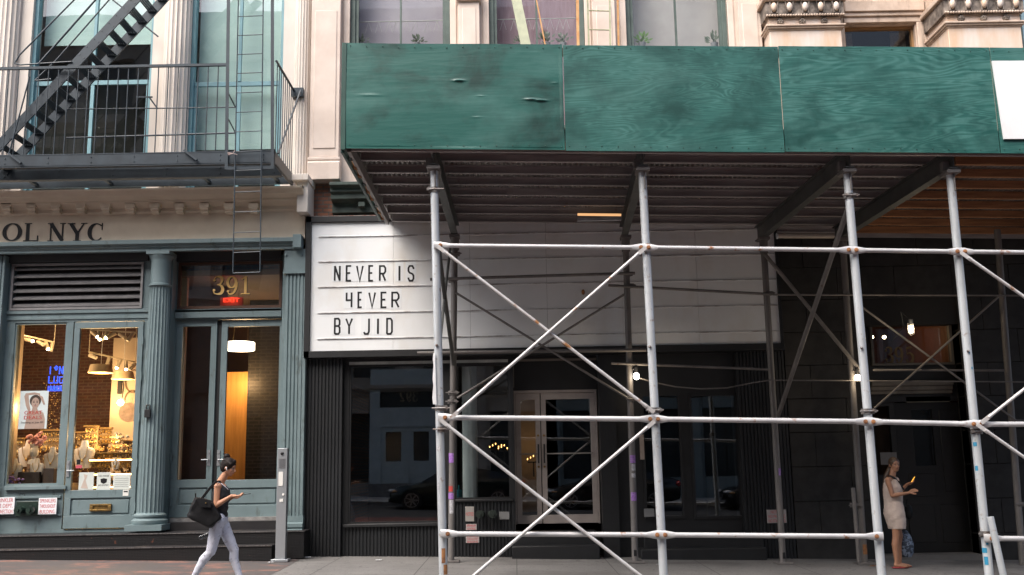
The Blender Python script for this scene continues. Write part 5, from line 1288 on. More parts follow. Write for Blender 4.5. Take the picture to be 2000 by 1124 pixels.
rack(150,846,170,884,20.2,2,5,'far jewellery rack at the left edge of the door glass'); rack(240,862,266,886,20.0,2,6,'far jewellery rack at the right edge of the door glass')
LED = em('warm shelf strip', (1,.62,.22), 7)
for q, lab in ((898,'upper glowing shelf with jewellery behind the shop door'),(926,'middle glowing shelf with jewellery behind the shop door'),(951,'lowest glowing shelf behind the white cards')):
    x0,x1,z0,z1 = RC(172,q-1,266,q+3,19.0); t = thing('lit_shelf', lab, 'shelf', ((x0+x1)/2,19.2,z0))
    mesh('shelf_board', B().box(x0,x1,19.0,19.5,z0,z1), RACK, t); mesh('light_strip', B().box(x0+.03,x1-.02,18.985,18.998,z0+.01,z1-.008), LED, t)
b = B()
for k in range(260):
    px = random.uniform(150,262); p = W(px, random.uniform(868,947), random.uniform(19.25,19.9)); s = random.uniform(.012,.035)
    if random.random() < .5: b.ball(p, (s,s,s*random.uniform(.5,2)), 6, 5)
    else: b.box(p.x-s*1.4,p.x+s*1.4,p.y-s,p.y+s,p.z-s,p.z+s)
for k in range(110):
    p = W(random.uniform(24,120), random.uniform(872,942), random.uniform(18.95,19.4)); s = random.uniform(.012,.03); b.ball(p, (s,s,s*1.5), 6, 5)
tag(mesh('jewellery', b, TRINK), 'clutter of golden jewellery on the display shelves', 'jewellery', kind='stuff')
b = B()
for k in range(6):
    x = W(96+k*4,760,21).x
    for j in range(30): p = Vector((x+random.gauss(0,.05), 21+random.gauss(0,.1), W(100,745+j*4,21).z)); b.ball(p, .008+.008*random.random(), 5, 4)
tag(mesh('bead_strings', b, TRINK), 'golden bead strings hanging behind the poster', 'beads', kind='stuff')
solo('round_plaque', B().tube(W(252,806,20.6), W(252,806,20.65), .2, n=24), pm('pale pink disc', (.5,.4,.36), (.3,.25,.22), 9), 'pale round disc on a rack by the right edge of the door glass', 'disc')
# cards on the door glass
CARD = pm('white card', (.62,.66,.62), (.55,.58,.54), 2)
def card(a, q0, c, q1, lab, lines, pic=None, name='door_card', y=18.085, m=CARD):
    x0,x1,z0,z1 = RC(a,q0,c,q1,y); t = thing(name, lab, 'card' if name == 'door_card' else 'sign', ((x0+x1)/2,y,z0)); mesh('sheet', B().box(x0,x1,y,y+.004,z0,z1), m, t)
    w_, h_ = x1-x0, z1-z0
    for (s, u0, v0, u1, v1, mm) in lines: mesh('lettering', B().text(s, x0+w_*u0, x0+w_*u1, z0+h_*v0, z0+h_*v1, y-.0015), mm, t)
    if pic: pic(x0, x1, z0, z1, y, t)
    return t
yc = 18.034
def mask(x0,x1,z0,z1,y,t):
    cx, cz = (x0+x1)/2, z0+(z1-z0)*.52; mesh('mask_mark', B().prism([(cx-.06,cz+.03),(cx,cz+.045),(cx+.06,cz+.03),(cx+.05,cz-.03),(cx,cz-.055),(cx-.05,cz-.03)], y-.002, y-.0005), LETTER, t)
card(189,923,216,957,'white NO MASK NO ENTRY card in the middle of the shop door glass',[('NO MASK',.12,.74,.88,.84,LETTER),('NO ENTRY',.12,.22,.88,.31,LETTER)],mask,y=yc)
card(154,923,183,957,'white picture card at the left of the shop door glass',[],lambda x0,x1,z0,z1,y,t: mesh('printed_picture', B().prism([(x0+.04,z0+.03),(x0+.17,z0+.02),(x0+.12,z0+.16),(x0+.15,z1-.05),(x0+.08,z1-.03),(x0+.1,z0+.2)],y-.002,y-.0005), pm('faded print', (.55,.45,.38)), t),y=yc)
def lines_(x0,x1,z0,z1,y,t):
    b = B()
    for k in range(5): b.ribbon([(x0+.03+(x1-x0-.06)*i/9, z0+.05+k*.035+.004*math.sin(i*2+k)) for i in range(10)], .006, y-.002, .001)
    mesh('written_lines', b, pm('grey ink', (.3,.3,.3)), t)
card(221,927,254,956,'wide white card with written lines at the right of the shop door glass',[],lines_,y=yc)
solo('payment_sticker', B().pb(148,909,160,915,18.03,18.035), pm('pink sticker', (.6,.1,.14)), 'small pink sticker on the shop door glass under the black one', 'sticker')
solo('black_sticker', B().pb(150,898,157,908,18.03,18.035), LETTER, 'small black sticker on the shop door glass near the handle', 'sticker')
x0,x1,z0,z1 = RC(240,957,251,969,18.015); t = thing('small_notice', 'small black and white sticker at the lower right corner of the shop door', 'sticker', (x0,18.015,z0)); mesh('sheet', B().box(x0,x1,18.014,18.019,z0,z1), WHITEP, t)
b = B()
b.box(x0+(x1-x0)*.15,x0+(x1-x0)*.85,18.011,18.0135,z0+(z1-z0)*.62,z0+(z1-z0)*.82)
mesh('printed_marks', b, LETTER, t)
# padlock box on column
p = W(289, 806, 17.62); solo('key_lockbox', B().box(p.x-.05,p.x+.05,17.58,17.64,p.z-.09,p.z+.05).path([(p.x-.03,17.61,p.z+.05),(p.x-.03,17.61,p.z+.13),(p.x+.03,17.61,p.z+.13),(p.x+.03,17.61,p.z+.05)],.012), BLACKM, 'black key lock box hanging on the round teal column', 'lock box', bevel=.01)
# sprinkler signs + standpipe
SGW = pm('enamel white', (.85,.85,.88), (.80,.80,.83), 4, .35); SGR = pm('enamel red', (.62,.07,.08), None, 3, .4)
def sign(a,q0,c,q1,y,lab,rows_,m=SGW,rm=SGR,b_=True):
    x0,x1,z0,z1 = RC(a,q0,c,q1,y); t = thing('wall_sign', lab, 'sign', ((x0+x1)/2,y,z0)); mesh('plate', B().box(x0,x1,y,y+.012,z0,z1), m, t, bevel=.003)
    n = len(rows_); h = (z1-z0)/n
    for k, s in enumerate(rows_):
        if s: 
            wd = min(.86, .86*len(s)/max(len(q) for q in rows_)+.12); xc = (x0+x1)/2
            mesh('lettering', B().text(s, xc-(x1-x0)*wd/2, xc+(x1-x0)*wd/2, z1-h*(k+.84), z1-h*(k+.16), y-.002), rm, t)
    if b_: 
        e = .008; 0 and mesh('border', B().holes(x0+e,x1-e,z0+e,z1-e,[(x0+e*1.6,x1-e*1.6,z0+e*1.6,z1-e*1.6)],y-.0015,y-.0005), rm, t)
sign(-14,972,28,1005,17.97,'white sign with red SPRINKLER FIRE DEPT CONNECTION lettering cut by the left edge',['SPRINKLER','FIRE DEPT.','CONNECTION'])
sign(75,973,110.5,1005,17.97,'white SPRINKLERS THROUGHOUT BUILDING sign in red beside the dark green fire connection on teal',['SPRINKLERS','THROUGHOUT','BUILDING'])
def siamese(px, py, Y, lab, m, plate=True, s=1.0):
    p = W(px,py,Y); t = thing('fire_connection', lab, 'standpipe', p)
    if plate: mesh('plate', B().box(p.x-.20,p.x+.20,Y,Y+.05,p.z-.13,p.z+.13), m, t, bevel=.01)
    for sx in (-.105*s, .105*s):
        c = Vector((p.x+sx, Y, p.z-.02)); o = mesh('inlet', B().tube(c+Vector((-sx*.4,.05,0)), c+Vector((0,-.08,0)), .055, .062, n=16), m, t)
        q = B().tube(c+Vector((0,-.08,0)), c+Vector((0,-.13,0)), .075, .072, n=10).tube(c+Vector((0,-.13,0)), c+Vector((0,-.16,0)), .03, n=6)
        mesh('cap', q, m, o)
siamese(53, 994, 17.98, 'dark green twin fire hose connection on the teal panel', pm('dark green iron', (.02,.04,.03), (.01,.02,.017), 9, .35))
siamese(950, 1002, 17.92, 'weathered green fire connection on the black ribbed base', pm('verdigris iron', (.025,.035,.028), (.012,.018,.014), 15, .5), False, 1.1)
b = B(); b.ribbon([(W(41,968,18.0).x+.045*16*math.sin(a)**3/16, W(41,968,18.0).z+.045*(13*math.cos(a)-5*math.cos(2*a)-2*math.cos(3*a)-math.cos(4*a))/16) for a in [2*math.pi*i/24 for i in range(24)]], .005, 18.043, .003, True)
solo('heart_drawing', b, LETTER, 'small heart drawn in black on the teal wall above the fire connection', 'drawing')
sign(909,990,926,1019,17.93,'tall pale notice left of the fire connection on the black base',['','NOTICE',''],pm('grimy pale notice', (.34,.32,.30)),SGR,False)
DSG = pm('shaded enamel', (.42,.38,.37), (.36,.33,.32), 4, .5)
sign(910,1024,931,1036,17.93,'upper small SPRINKLER CONTROL sign on the black ribbed base',['SPRINKLER','CONTROL'],DSG)
sign(910,1045,936,1061,17.93,'lower SPRINKLERS THROUGHOUT BUILDING sign on the black ribbed base',['SPRINKLERS','THROUGHOUT','BUILDING'],DSG)
sign(975,1000,995,1015,17.93,'small blank grey plate right of the fire connection',[''],pm('grey plate', (.22,.22,.22)),SGR,False)
sign(1498,996,1536,1022,17.93,'white notice with red heading behind the steel post beside the granite wall',['NOTICE','NO PARKING','NO STANDING'],DSG)
sign(1258,994,1278,1010,17.99,'small grey plate low on the black shopfront behind the front post',[''],bpy.data.materials['grey plate'],SGR,False)
# ------------------------------------------------------------------ lobby of 391
lx0 = W(335,700,18.5).x; lx1 = W(549,700,18.5).x; lf = zd-.02
part('lobby_wall', B().box(lx0-.4, lx1+.5, 23.0, 23.1, lf, 5.2), BROWNI, b391)
part('lobby_wall', B().box(lx0-.5, lx0-.4, 18.5, 23, lf, 5.2), BROWNI, b391); part('lobby_post', B().box(W(345,800,18.6).x, W(356,800,18.6).x, 18.6, 18.7, lf, 5.2), PLASTER, b391); part('lobby_partition', B().box(W(356,800,19.6).x, W(436,800,19.6).x, 19.6, 19.7, lf, 5.2), BROWNI, b391)
xw = W(440,800,21.5).x; xe = W(487,800,21.5).x
part('wood_panel_wall', B().box(xw-.1, xe, 21.5, 21.6, lf, W(460,727,21.5).z), WOODP, b391)
part('dark_brick_wall', B().box(xe, lx1+.6, 21.3, 21.5, lf, 5.2), brickm('charcoal brick', (.022,.019,.017), (.014,.012,.011), (.035,.03,.026)), b391)
part('lobby_ceiling', B().box(lx0-.5, lx1+.6, 18.45, 23, 5.2, 5.3), pm('lobby ceiling', (.22,.13,.07), (.18,.11,.05), 2), b391)
part('lobby_floor', B().box(lx0-.5, lx1+.6, 18.45, 23, lf-.1, lf), pm('lobby floor', (.12,.07,.04)), b391)
p = W(469, 677, 20); t = thing('ring_pendant', 'white glowing drum pendant lamp in the lobby of number 391', 'lamp', p)
mesh('drum', B().lathe(p.x, 20, [(.285,p.z-.08),(.29,p.z-.07),(.29,p.z+.07),(.285,p.z+.08)], n=40), em('drum glow', (1,.86,.66), 2.6), t); mesh('cord', B().tube((p.x-.15,20,p.z+.08),(p.x-.05,20,5.2),.006).tube((p.x+.15,20,p.z+.08),(p.x+.15,20,5.2),.004), BRASS, t)
plight('lobby_light', (p.x, 20.2, p.z-.35), 11); plight('panel_fill', (W(475,740,21).x+.05, 21.1, W(462,735,21).z-.15), 16)  # second lamp is added without a fixture to brighten the wood panel
x0,x1,z0,z1 = RC(430,581,474,600,18.9); t = thing('exit_sign', 'red lit exit sign behind the glass under the gold number 391', 'sign', ((x0+x1)/2,18.9,z0))
mesh('box', B().box(x0,x1,18.9,18.96,z0,z1), pm('red frosted box', (.45,.16,.12)), t); mesh('lettering', B().text('EXIT', x0+.06, x1-.06, z0+(z1-z0)*.5, z1-.02, 18.895), em('red glow', (1,.05,.02), 1.1), t)
plight('exit_glow', ((x0+x1)/2, 18.8, z1), .8, (1,.1,.03), .05)
CANDLE = em('candle bulb', (1,.5,.13), 3.0)
# 393 interior bits
for k, (px, py, lab) in enumerate(((968,873,'left cluster of small candle lights inside the black shop'),(985,876,'right cluster of small candle lights inside the black shop'),(1042,897,'candle lights seen through the left glass door'))):
    p = W(px, py, 20.5); t = thing('candle_lamp', lab, 'lamp', p); mesh('arm', B().tube((p.x-.12,20.5,p.z-.06),(p.x+.12,20.5,p.z-.06),.012).tube((p.x,20.5,p.z-.06),(p.x,20.5,p.z-.35),.012), BLACKM, t)
    for j in range(5): mesh('flame_bulb', B().ball((p.x-.12+.06*j,20.5,p.z+.03*((j*7)%3)), (.009,.009,.02), 8, 6), CANDLE, t)
plight('chandelier_glow', (W(1042,880,20.8).x, 20.8, W(1042,870,20.8).z), 1.0)
solo('ochre_partition', B().pb(1010,780,1056,1000,21.4,21.45), PLASTER, 'warm lit partition glimpsed through the left glass door', 'partition')
solo('soap_bottle', B().tube(W(896,974,18.3), W(896,957,18.3), .05, n=12).tube(W(896,957,18.3), W(896,948,18.3), .015), pm('teal soap', (.05,.35,.38)), 'teal pump bottle on the window ledge beside the mint column', 'bottle')
# 395 lobby glow
plight('lobby_glow', (W(1730,660,19.4).x, 19.4, W(1730,650,19.4).z), 2.6, (1,.55,.22)); 
for px, py, lab in ((1703,659,'leftmost small ceiling light behind the 395 transom'),(1727,659,'second small ceiling light behind the 395 transom')):
    solo('ceiling_light', B().ball(W(px,py,19.8), .035), BULB, lab, 'lamp')
p = W(1867, 652, 18.9); t = thing('wall_lamp', 'amber wall lamp glowing behind the narrow pane right of the 395 transom', 'lamp', p); mesh('globe', B().ball(p, .055), em('amber lamp', (1,.6,.15), 14), t); mesh('shade', B().tube(p-Vector((0,0,.1)), p-Vector((0,0,.5)), .07, .11), pm('amber glass shade', (.6,.3,.06)), t)
plight('amber_light', p+Vector((0,-.15,-.12)), 3, (1,.5,.12), .05)
# shed lamps
def cagelamp(px, py, Y, lab, c, s, cage):
    p = W(px, py, Y); t = thing('work_lamp', lab, 'lamp', p)
    mesh('bulb', B().ball(p, (.052,.052,.062) if not cage else (.05,.05,.085), 14, 10), em('work lamp glow', c, s) if not cage else em('cage lamp glow', c, s*.6), t)
    mesh('socket', B().tube(p+Vector((0,0,.05)), p+Vector((0,0,.15)), .045 if cage else .03), BLACKM, t)
    if cage:
        for k in range(4):
            a = k*math.pi/2+.4; mesh('guard_wire', B().path([p+Vector((.06*math.cos(a),.06*math.sin(a),z)) for z in (.08,0,-.08)]+[p+Vector((0,0,-.12))], .005, 5), GALVD, t)
    else: mesh('clip', B().tube(p+Vector((0,0,.12)), p+Vector((-.07,.12,.12)), .012), GALVD, t)
    return p
pA = cagelamp(1243, 735, BY-.12, 'white glowing bulb clipped to the second rear post', (1,.93,.80), 6, False)
pB = cagelamp(1675, 738, BY-.12, 'warm glowing bulb clipped to the fourth rear post', (1,.80,.55), 6, False)
pC = cagelamp(1779, 642, 16.6, 'caged lamp hanging in front of the 395 transom', (1,.85,.55), 5, True)
for k, (q, e) in enumerate(((pA,3),(pB,3),(pC,5))): plight('work_lamp_light', q+Vector((0,-.13,-.02)), e, (1,.8,.55), .06)
solo('lamp_cord', B().path([W(x,y,BY-.1) for x,y in ((1245,738),(1280,748),(1320,756),(1370,760),(1420,758),(1470,748),(1510,742))],.012), GALVD, 'slack grey lamp cord drooping between two rear posts', 'cord')
solo('lamp_cord', B().path([pC+Vector((0,0,.15)), pC+Vector((-.1,.1,.3)), W(1765,640,16.9), W(1740,668,16.95)],.008), BLACKM, 'black cord looping from the caged lamp', 'cord')
p0, p1 = W(1519, 461, 16.4), W(1628, 461, 16.4); t = thing('strip_light', 'long tube light fixed under the shed deck beside the third beam', 'lamp', (p0+p1)/2)
mesh('tube', B().tube(p0, p1, .045), pm('unlit cream tube', (.50,.44,.36)), t); mesh('end_cap', B().tube(p0-Vector((.02,0,0)), p0, .055), GALV, t)
p0, p1 = W(1128, 417, 16.2), W(1213, 418, 16.2); t = thing('strip_light', 'short lit tube light under the deck between first and second beams', 'lamp', (p0+p1)/2)
mesh('tube', B().tube(p0+Vector((0,0,-.02)), p1+Vector((0,0,-.02)), .022), em('orange tube glow', (1,.55,.25), .35), t); mesh('housing', B().box(p0.x,p1.x,16.18,16.26,p0.z-.13,p0.z-.09), GALV, t)
# intercom post
p0 = W(548,876,16.9); p1 = W(547,1088,16.9); t = thing('intercom_post', 'brushed steel intercom pillar standing beside the dark steps', 'intercom', (p1.x,16.9,gz(p1.x)))
hw = .082; cx = p1.x; zt6 = p0.z; zg6 = gz(cx)
mesh('pillar', B().box(cx-hw,cx+hw,16.9,17.02,zg6+.04,zt6), STEELB, t, bevel=.005); mesh('base', B().box(cx-.14,cx+.14,16.84,17.08,zg6,zg6+.04), STEELB, t, bevel=.005)
mesh('camera_lens', B().ball((cx-.005,16.895,zt6-.085),(.028,.02,.028)), LETTER, t)
b = B()
for k in range(9): b.box(cx-.05,cx+.05,16.893,16.8985,zt6-.18-k*.018,zt6-.172-k*.018)
mesh('speaker_grille', b, pm('grille dark', (.18,.18,.19)), t); mesh('call_panel', B().box(cx-.055,cx+.02,16.893,16.899,zt6-.62,zt6-.39), WHITEP, t)
mesh('call_button', B().tube((cx+.03,16.89,zt6-.76),(cx+.03,16.9,zt6-.76),.02), WHITEP, t); mesh('keypad', B().box(cx-.03,cx+.03,16.893,16.899,zt6-.88,zt6-.83), WHITEP, t)
# litter
LIT = pm('litter paper', (.62,.64,.66))
def litter(px, py, Y, s, lab, m=LIT):
    p = W(px,py,Y); z = gz(p.x)+.012
    b = B(); n = 5; vs = [(p.x+s*(i/n-.5)+.01*j, p.y+s*.5*(j/2-.5), z+.015*abs(math.sin(i*1.7+j*1.3))) for j in range(3) for i in range(n+1)]
    b.add(vs, [(j*(n+1)+i, j*(n+1)+i+1, (j+1)*(n+1)+i+1, (j+1)*(n+1)+i) for j in range(2) for i in range(n)]); solo('litter', b, m, lab, 'litter')
litter(592,1090,17.5,.22,'crumpled white paper at the foot of the black ribbed pier'); litter(528,1102,16.6,.09,'small pale scrap on the dark paving before the steps'); litter(738,1096,17.1,.10,'small white scrap on the pavement below the large dark window'); litter(1284,1109,16.6,.05,'tiny scrap beside the front post on the pavement'); litter(1070,1052,17.85,.10,'small pale scrap on the black doorstep') 
litter(1704,1105,16.5,.10,'brown dry leaf beside the rusty post foot',pm('dry leaf', (.25,.10,.03)))
# ------------------------------------------------------------------ people
SKIN = pm('warm skin', (.52,.26,.155), (.46,.225,.13), 6, .5); SKIN2 = pm('tanned skin', (.40,.20,.12), (.36,.175,.10), 6, .5)
HAIR = pm('black brown hair', (.010,.007,.006), (.018,.012,.010), 9, .6, stretch=(3,3,1), spec=.2); HAIR2 = pm('brown hair', (.05,.028,.018), (.085,.05,.03), 9, .4, stretch=(6,6,1))
BLKT = pm('black jersey', (.012,.012,.014), (.02,.02,.023), 8, .8); LEGG = pm('white marbled leggings', (.62,.63,.72), (.58,.59,.67), 3, .7, c3=(.30,.30,.35), s3=20, lo3=.56, hi3=.68)
DRESS = pm('cream knit dress', (.60,.49,.42), (.54,.43,.37), 10, .85, bump=.3, bscale=60); BAGM = pm('black nylon', (.006,.006,.007), (.009,.009,.010), 3, .55, bump=.3, bscale=12, spec=.18)
def rm(o, v=.006, it=4, fold=0):
    m = o.modifiers.new('remesh', 'REMESH'); m.mode = 'VOXEL'; m.voxel_size = v; m.use_smooth_shade = True
    s = o.modifiers.new('smooth', 'SMOOTH'); s.factor = .5; s.iterations = it
    if fold:
        if 'cloth' not in bpy.data.textures: tt = bpy.data.textures.new('cloth', 'CLOUDS'); tt.noise_scale = .07
        d = o.modifiers.new('folds', 'DISPLACE'); d.texture = bpy.data.textures['cloth']; d.strength = fold; d.mid_level = .4
    return o
V = Vector
def hand(b, wr, d, up, side, curl=.3, L=.082, spread=.0):
    """palm from wrist WR along D; UP is the back-of-hand normal; SIDE = +1/-1 places the thumb"""
    d = d.normalized(); up = (up-d*up.dot(d)).normalized(); s = d.cross(up)*side
    b.cap(wr, wr+d*.04, .021, .024)
    for k in range(4):
        o = s*(.030-.020*k); b.cap(wr+d*.03+o*.6, wr+d*L+o, .015, .0115)
        l = (.040,.046,.043,.034)[k]; p = wr+d*L+o; c = curl
        d1 = (d*math.cos(c)-up*math.sin(c)); q = p+d1*l; d2 = (d*math.cos(c*2)-up*math.sin(c*2)); r = q+d2*l*.75
        b.cap(p, q, .0098, .009, 10); b.cap(q, r, .0090, .0075, 10)
    t0 = wr+d*.03+s*.024; t1 = t0+(d*.6+s*.7-up*.25).normalized()*.042; t2 = t1+(d*.9+s*.25-up*.2).normalized()*.032
    b.cap(t0, t1, .014, .0115, 10); b.cap(t1, t2, .0115, .009, 10)
def head(b, c, f, up, s=1.0):
    """head centred C, facing F"""
    f = f.normalized(); up = (up-f*up.dot(f)).normalized(); r = f.cross(up); M = Matrix((r, f, up)).transposed()
    P = lambda x, y, z: c + (r*x + f*y + up*z)*s
    b.ball(P(0,-.012,.025), (.074*s,.094*s,.090*s), 20, 16, M); b.ball(P(0,.022,-.035), (.056*s,.064*s,.072*s), 18, 14, M)
    b.ball(P(0,.052,-.085), (.026*s,.026*s,.022*s), 12, 10, M); b.cap(P(-.035,.0,-.055), P(-.018,.05,-.086), .026*s, .018*s); b.cap(P(.035,.0,-.055), P(.018,.05,-.086), .026*s, .018*s)
    b.cap(P(0,.080,.008), P(0,.100,-.026), .008*s, .0125*s); b.ball(P(.0,.094,-.030), (.016*s,.012*s,.009*s), 10, 8, M)
    b.cap(P(-.030,.068,.024), P(.030,.068,.024), .013*s, .013*s)
    for q in (-1, 1):
        b.ball(P(q*.034,.055,-.022), (.022*s,.022*s,.02*s), 10, 8, M); b.ball(P(q*.076,-.008,-.008), (.009*s,.018*s,.030*s), 10, 8, M)
    b.ball(P(0,.080,-.054), (.022*s,.008*s,.005*s), 10, 8, M); b.ball(P(0,.078,-.062), (.019*s,.008*s,.006*s), 10, 8, M)
    return P, M
def face(root, P, M, s=1.0):
    b = B(); EYW = bpy.data.materials.get('eye white') or pm('eye white', (.55,.52,.5)); DK = bpy.data.materials.get('dark iris') or pm('dark iris', (.02,.012,.01), None, 3, .3)
    for q in (-1, 1): b.ball(P(q*.031,.072,.0), (.013*s,.009*s,.006*s), 10, 8, M)
    mesh('eyes', b, EYW, root); b = B()
    for q in (-1, 1): b.ball(P(q*.031,.079,.0), (.0055*s,.004*s,.0055*s), 8, 6, M); b.cap(P(q*.016,.082,.021), P(q*.046,.068,.022), .0028*s, .002*s); b.cap(P(q*.018,.080,.0065), P(q*.044,.072,.006), .0025*s, .002*s)
    mesh('brows', b, DK, root)
    mesh('lips', B().ball(P(0,.0845,-.0545), (.020*s,.005*s,.0035*s), 10, 6, M).ball(P(0,.0825,-.0615), (.018*s,.005*s,.0042*s), 10, 6, M), bpy.data.materials.get('lip tone') or pm('lip tone', (.36,.12,.10)), root)
# walking woman, profile facing right, right side towards the camera
Y0 = 13.2
def q(px, py, dy=0): return W(px, py, Y0+dy)
gx = q(425, 1130); g0 = gz(gx.x)
w1p = thing('person', 'woman in black tank top and white marbled leggings walking past the steps with her phone', 'person', (gx.x, Y0, g0))
neck = q(432, 938); hc = q(447, 913.5)
sN, sF = q(425, 951, -.14), q(436, 951, .15)     # near / far shoulder
hipN, hipF = q(426, 1015, -.085), q(429, 1014, .085)
kN, kF = q(412, 1078, -.07), q(457, 1074, .08)
aN, aF = q(381, 1127, -.05), q(470, 1130, .08)
def ground(p, h): return V((p.x, p.y, gz(p.x)+h))
# trailing leg: near side (camera side), lead leg: far side
aN = V((aN.x-.03, aN.y, g0+.15)); aF = V((aF.x+.0, aF.y, g0+.095))
elN, wrN = q(422, 988, -.17), q(452, 969, -.17)
elF, wrF = q(428, 986, .17), q(456, 971, .02)
BD = B()
fdir = V((1,-.12,-.30)); upd = V((.28,0,1))
PP, MM = head(BD, hc, fdir, upd, .97)
BD.cap(neck+V((-.01,0,-.03)), hc+V((-.02,0,-.05)), .050, .046)
BD.cap(sN, sF, .046, .046); ch = (sN+sF)/2+V((.01,0,-.10))
BD.ball(ch, (.098,.145,.15), 20, 14); wst = q(430, 989); BD.ball(wst, (.085,.118,.12), 18, 14); hip = (hipN+hipF)/2
BD.ball(hip+V((-.025,0,.0)), (.118,.158,.12), 18, 14); BD.cap(ch, wst, .085, .085)
for h, k, a, s in ((hipN,kN,aN,-1),(hipF,kF,aF,1)):
    BD.cap(h, k, .083, .052); cm = k+(a-k)*.3+V((-.025,0,0)); BD.cap(k, cm, .050, .052); BD.cap(cm, a, .050, .032)
    toe = a+V((.15,0,-.075)) if s > 0 else a+V((.10,0,-.11)); BD.cap(a+V((-.03,0,-.06 if s > 0 else -.02)), toe, .032, .022); BD.cap(a, a+V((-.03,0,-.05)), .03, .028)
for s_, e_, w_ in ((sN,elN,wrN),(sF,elF,wrF)):
    BD.cap(s_, e_, .041, .034); m_ = e_+(w_-e_)*.35; BD.cap(e_, m_, .034, .033); BD.cap(m_, w_, .032, .020)
hand(BD, wrN, V((1,.35,-.10)), V((0,.1,-1)), -1, curl=.45, L=.075); hand(BD, wrF, V((1,-.1,-.05)), V((0,.2,-1)), 1, curl=.5, L=.07)
body = rm(mesh('body', BD, SKIN, w1p), .0055, 3)
face(w1p, PP, MM, .97)
def grow(b, segs, e):
    for p0, p1, r0, r1 in segs: b.cap(p0, p1, r0+e, r1+e)
T = B(); T.ball(ch+V((0.004,0,-.015)), (.114,.160,.150), 20, 14); T.ball(wst, (.097,.130,.125), 18, 14); T.cap(ch, wst, .098, .095); T.ball(hip+V((-.01,0,.045)), (.118,.158,.085), 18, 12); T.cap(sF+V((.0,-.06,.0)), ch+V((.03,.05,.04)), .045,.06); T.cap(sN+V((.0,.06,.0)), ch+V((.03,-.05,.04)), .045,.06)
rm(mesh('tank_top', T, BLKT, w1p), .008, 4, .028)
WB = B(); n = 10
for s_ in (sN+V((0,.06,0)), sF+V((0,-.06,0))): WB.cap(s_+V((-.01,0,.045)), s_+V((.035,0,.028)), .013, .013); WB.cap(s_+V((.035,0,.028)), ch+V((.09,(s_.y-Y0)*.3,.06)), .013, .013)
rm(mesh('white_top', WB, pm('white jersey', (.72,.70,.76)), w1p), .006, 2)
L_ = B(); L_.ball(hip+V((-.026,0,-.0)), (.136,.172,.125), 18, 14); L_.ball(hip+V((-.012,0,.05)), (.108,.148,.08), 18, 12)
for h, k, a, s in ((hipN,kN,aN,-1),(hipF,kF,aF,1)):
    cm = k+(a-k)*.3+V((-.025,0,0)); L_.cap(h, k, .094, .060); L_.cap(k, cm, .056, .058); L_.cap(cm, a+(k-a)*.08, .055, .036)
rm(mesh('leggings', L_, LEGG, w1p), .007, 4, .012)
for a, s in ((aN,-1),(aF,1)):
    toe = a+V((.16,0,-.075)) if s > 0 else a+V((.11,0,-.115)); sh = B().cap(a+V((-.035,0,-.065 if s > 0 else -.03)), toe, .040, .032); sh.cap(a+V((-.02,0,-.02)), a+V((.04,0,-.04)), .042, .036); rm(mesh('shoe', sh, WHITEP, w1p), .008, 3)
H = B(); H.ball(PP(0,-.022,.035), (.084,.098,.094), 20, 16, MM); H.ball(PP(0,-.045,-.01), (.076,.070,.075), 18, 12, MM); H.ball(PP(0,-.075,.135), (.042,.042,.036), 14, 12, MM); H.cap(PP(0,.045,.092), PP(0,-.08,.105), .03, .022); H.cap(PP(.06,.035,.05), PP(.05,-.06,.08), .026, .026); H.cap(PP(-.06,.035,.05), PP(-.05,-.06,.08), .026, .026); H.cap(PP(.066,.03,.03), PP(.072,.018,.0), .012, .008)
rm(mesh('hair', H, HAIR, w1p), .006, 3)
mesh('earbud', B().ball(PP(.086,.0,-.008), .011, 10, 8).cap(PP(.088,.008,-.012), PP(.088,.018,-.034), .0055, .005), pm('white earbud', (.8,.8,.8), None, 3, .3), w1p)
ph = q(477, 969.5, -.12); solo('mobile_phone', B().bar(ph+V((-.075,0,.014)), ph+V((.075,0,.030)), .072, .009), pm('black phone', (.01,.01,.012), None, 3, .25), 'black mobile phone held flat in the hand of the walking woman', 'phone', bevel=.003)
# tote bag, hanging behind the near arm
bt = thing('tote_bag', 'black nylon tote bag hanging from the shoulder of the walking woman', 'bag', q(398, 1025, -.17))
yb = Y0-.20
def bagpt(px, py, dy): return W(px, py, yb+dy)
fr_ = [(381,970),(415,979),(434,1012),(410,1033),(364,1010),(372,990)]
b = B(); n = len(fr_)
inner = lambda k, s: ((fr_[k][0]-400)*s+400, (fr_[k][1]-1003)*s+1003)
vs = [bagpt(*inner(k,.92), -.075) for k in range(n)] + [bagpt(*fr_[k], -.02) for k in range(n)] + [bagpt(*fr_[k], .03) for k in range(n)] + [bagpt(*inner(k,.92), .08) for k in range(n)]
b.add(vs, [tuple(range(n-1,-1,-1)), tuple(range(3*n, 4*n))] + [(j*n+k, j*n+(k+1)%n, (j+1)*n+(k+1)%n, (j+1)*n+k) for j in range(3) for k in range(n)])
bo = mesh('bag_body', b, BAGM, bt); m = bo.modifiers.new('sub','SUBSURF'); m.levels = m.render_levels = 3
cr = bo.data; 
bm = bmesh.new(); bm.from_mesh(cr); cl = bm.edges.layers.float.new('crease_edge')
for e in bm.edges: e[cl] = .45
bmesh.ops.recalc_face_normals(bm, faces=bm.faces); bm.to_mesh(cr); bm.free()
tx = bpy.data.textures.new('folds', 'CLOUDS'); tx.noise_scale = .12; dm = bo.modifiers.new('folds','DISPLACE'); dm.texture = tx; dm.strength = .035; dm.mid_level = .5
mesh('front_flap', B().add([bagpt(386,974,-.095),bagpt(413,978,-.095),bagpt(411,992,-.105),bagpt(389,990,-.105)], [(0,3,2,1)]), BAGM, bt, smooth=0)
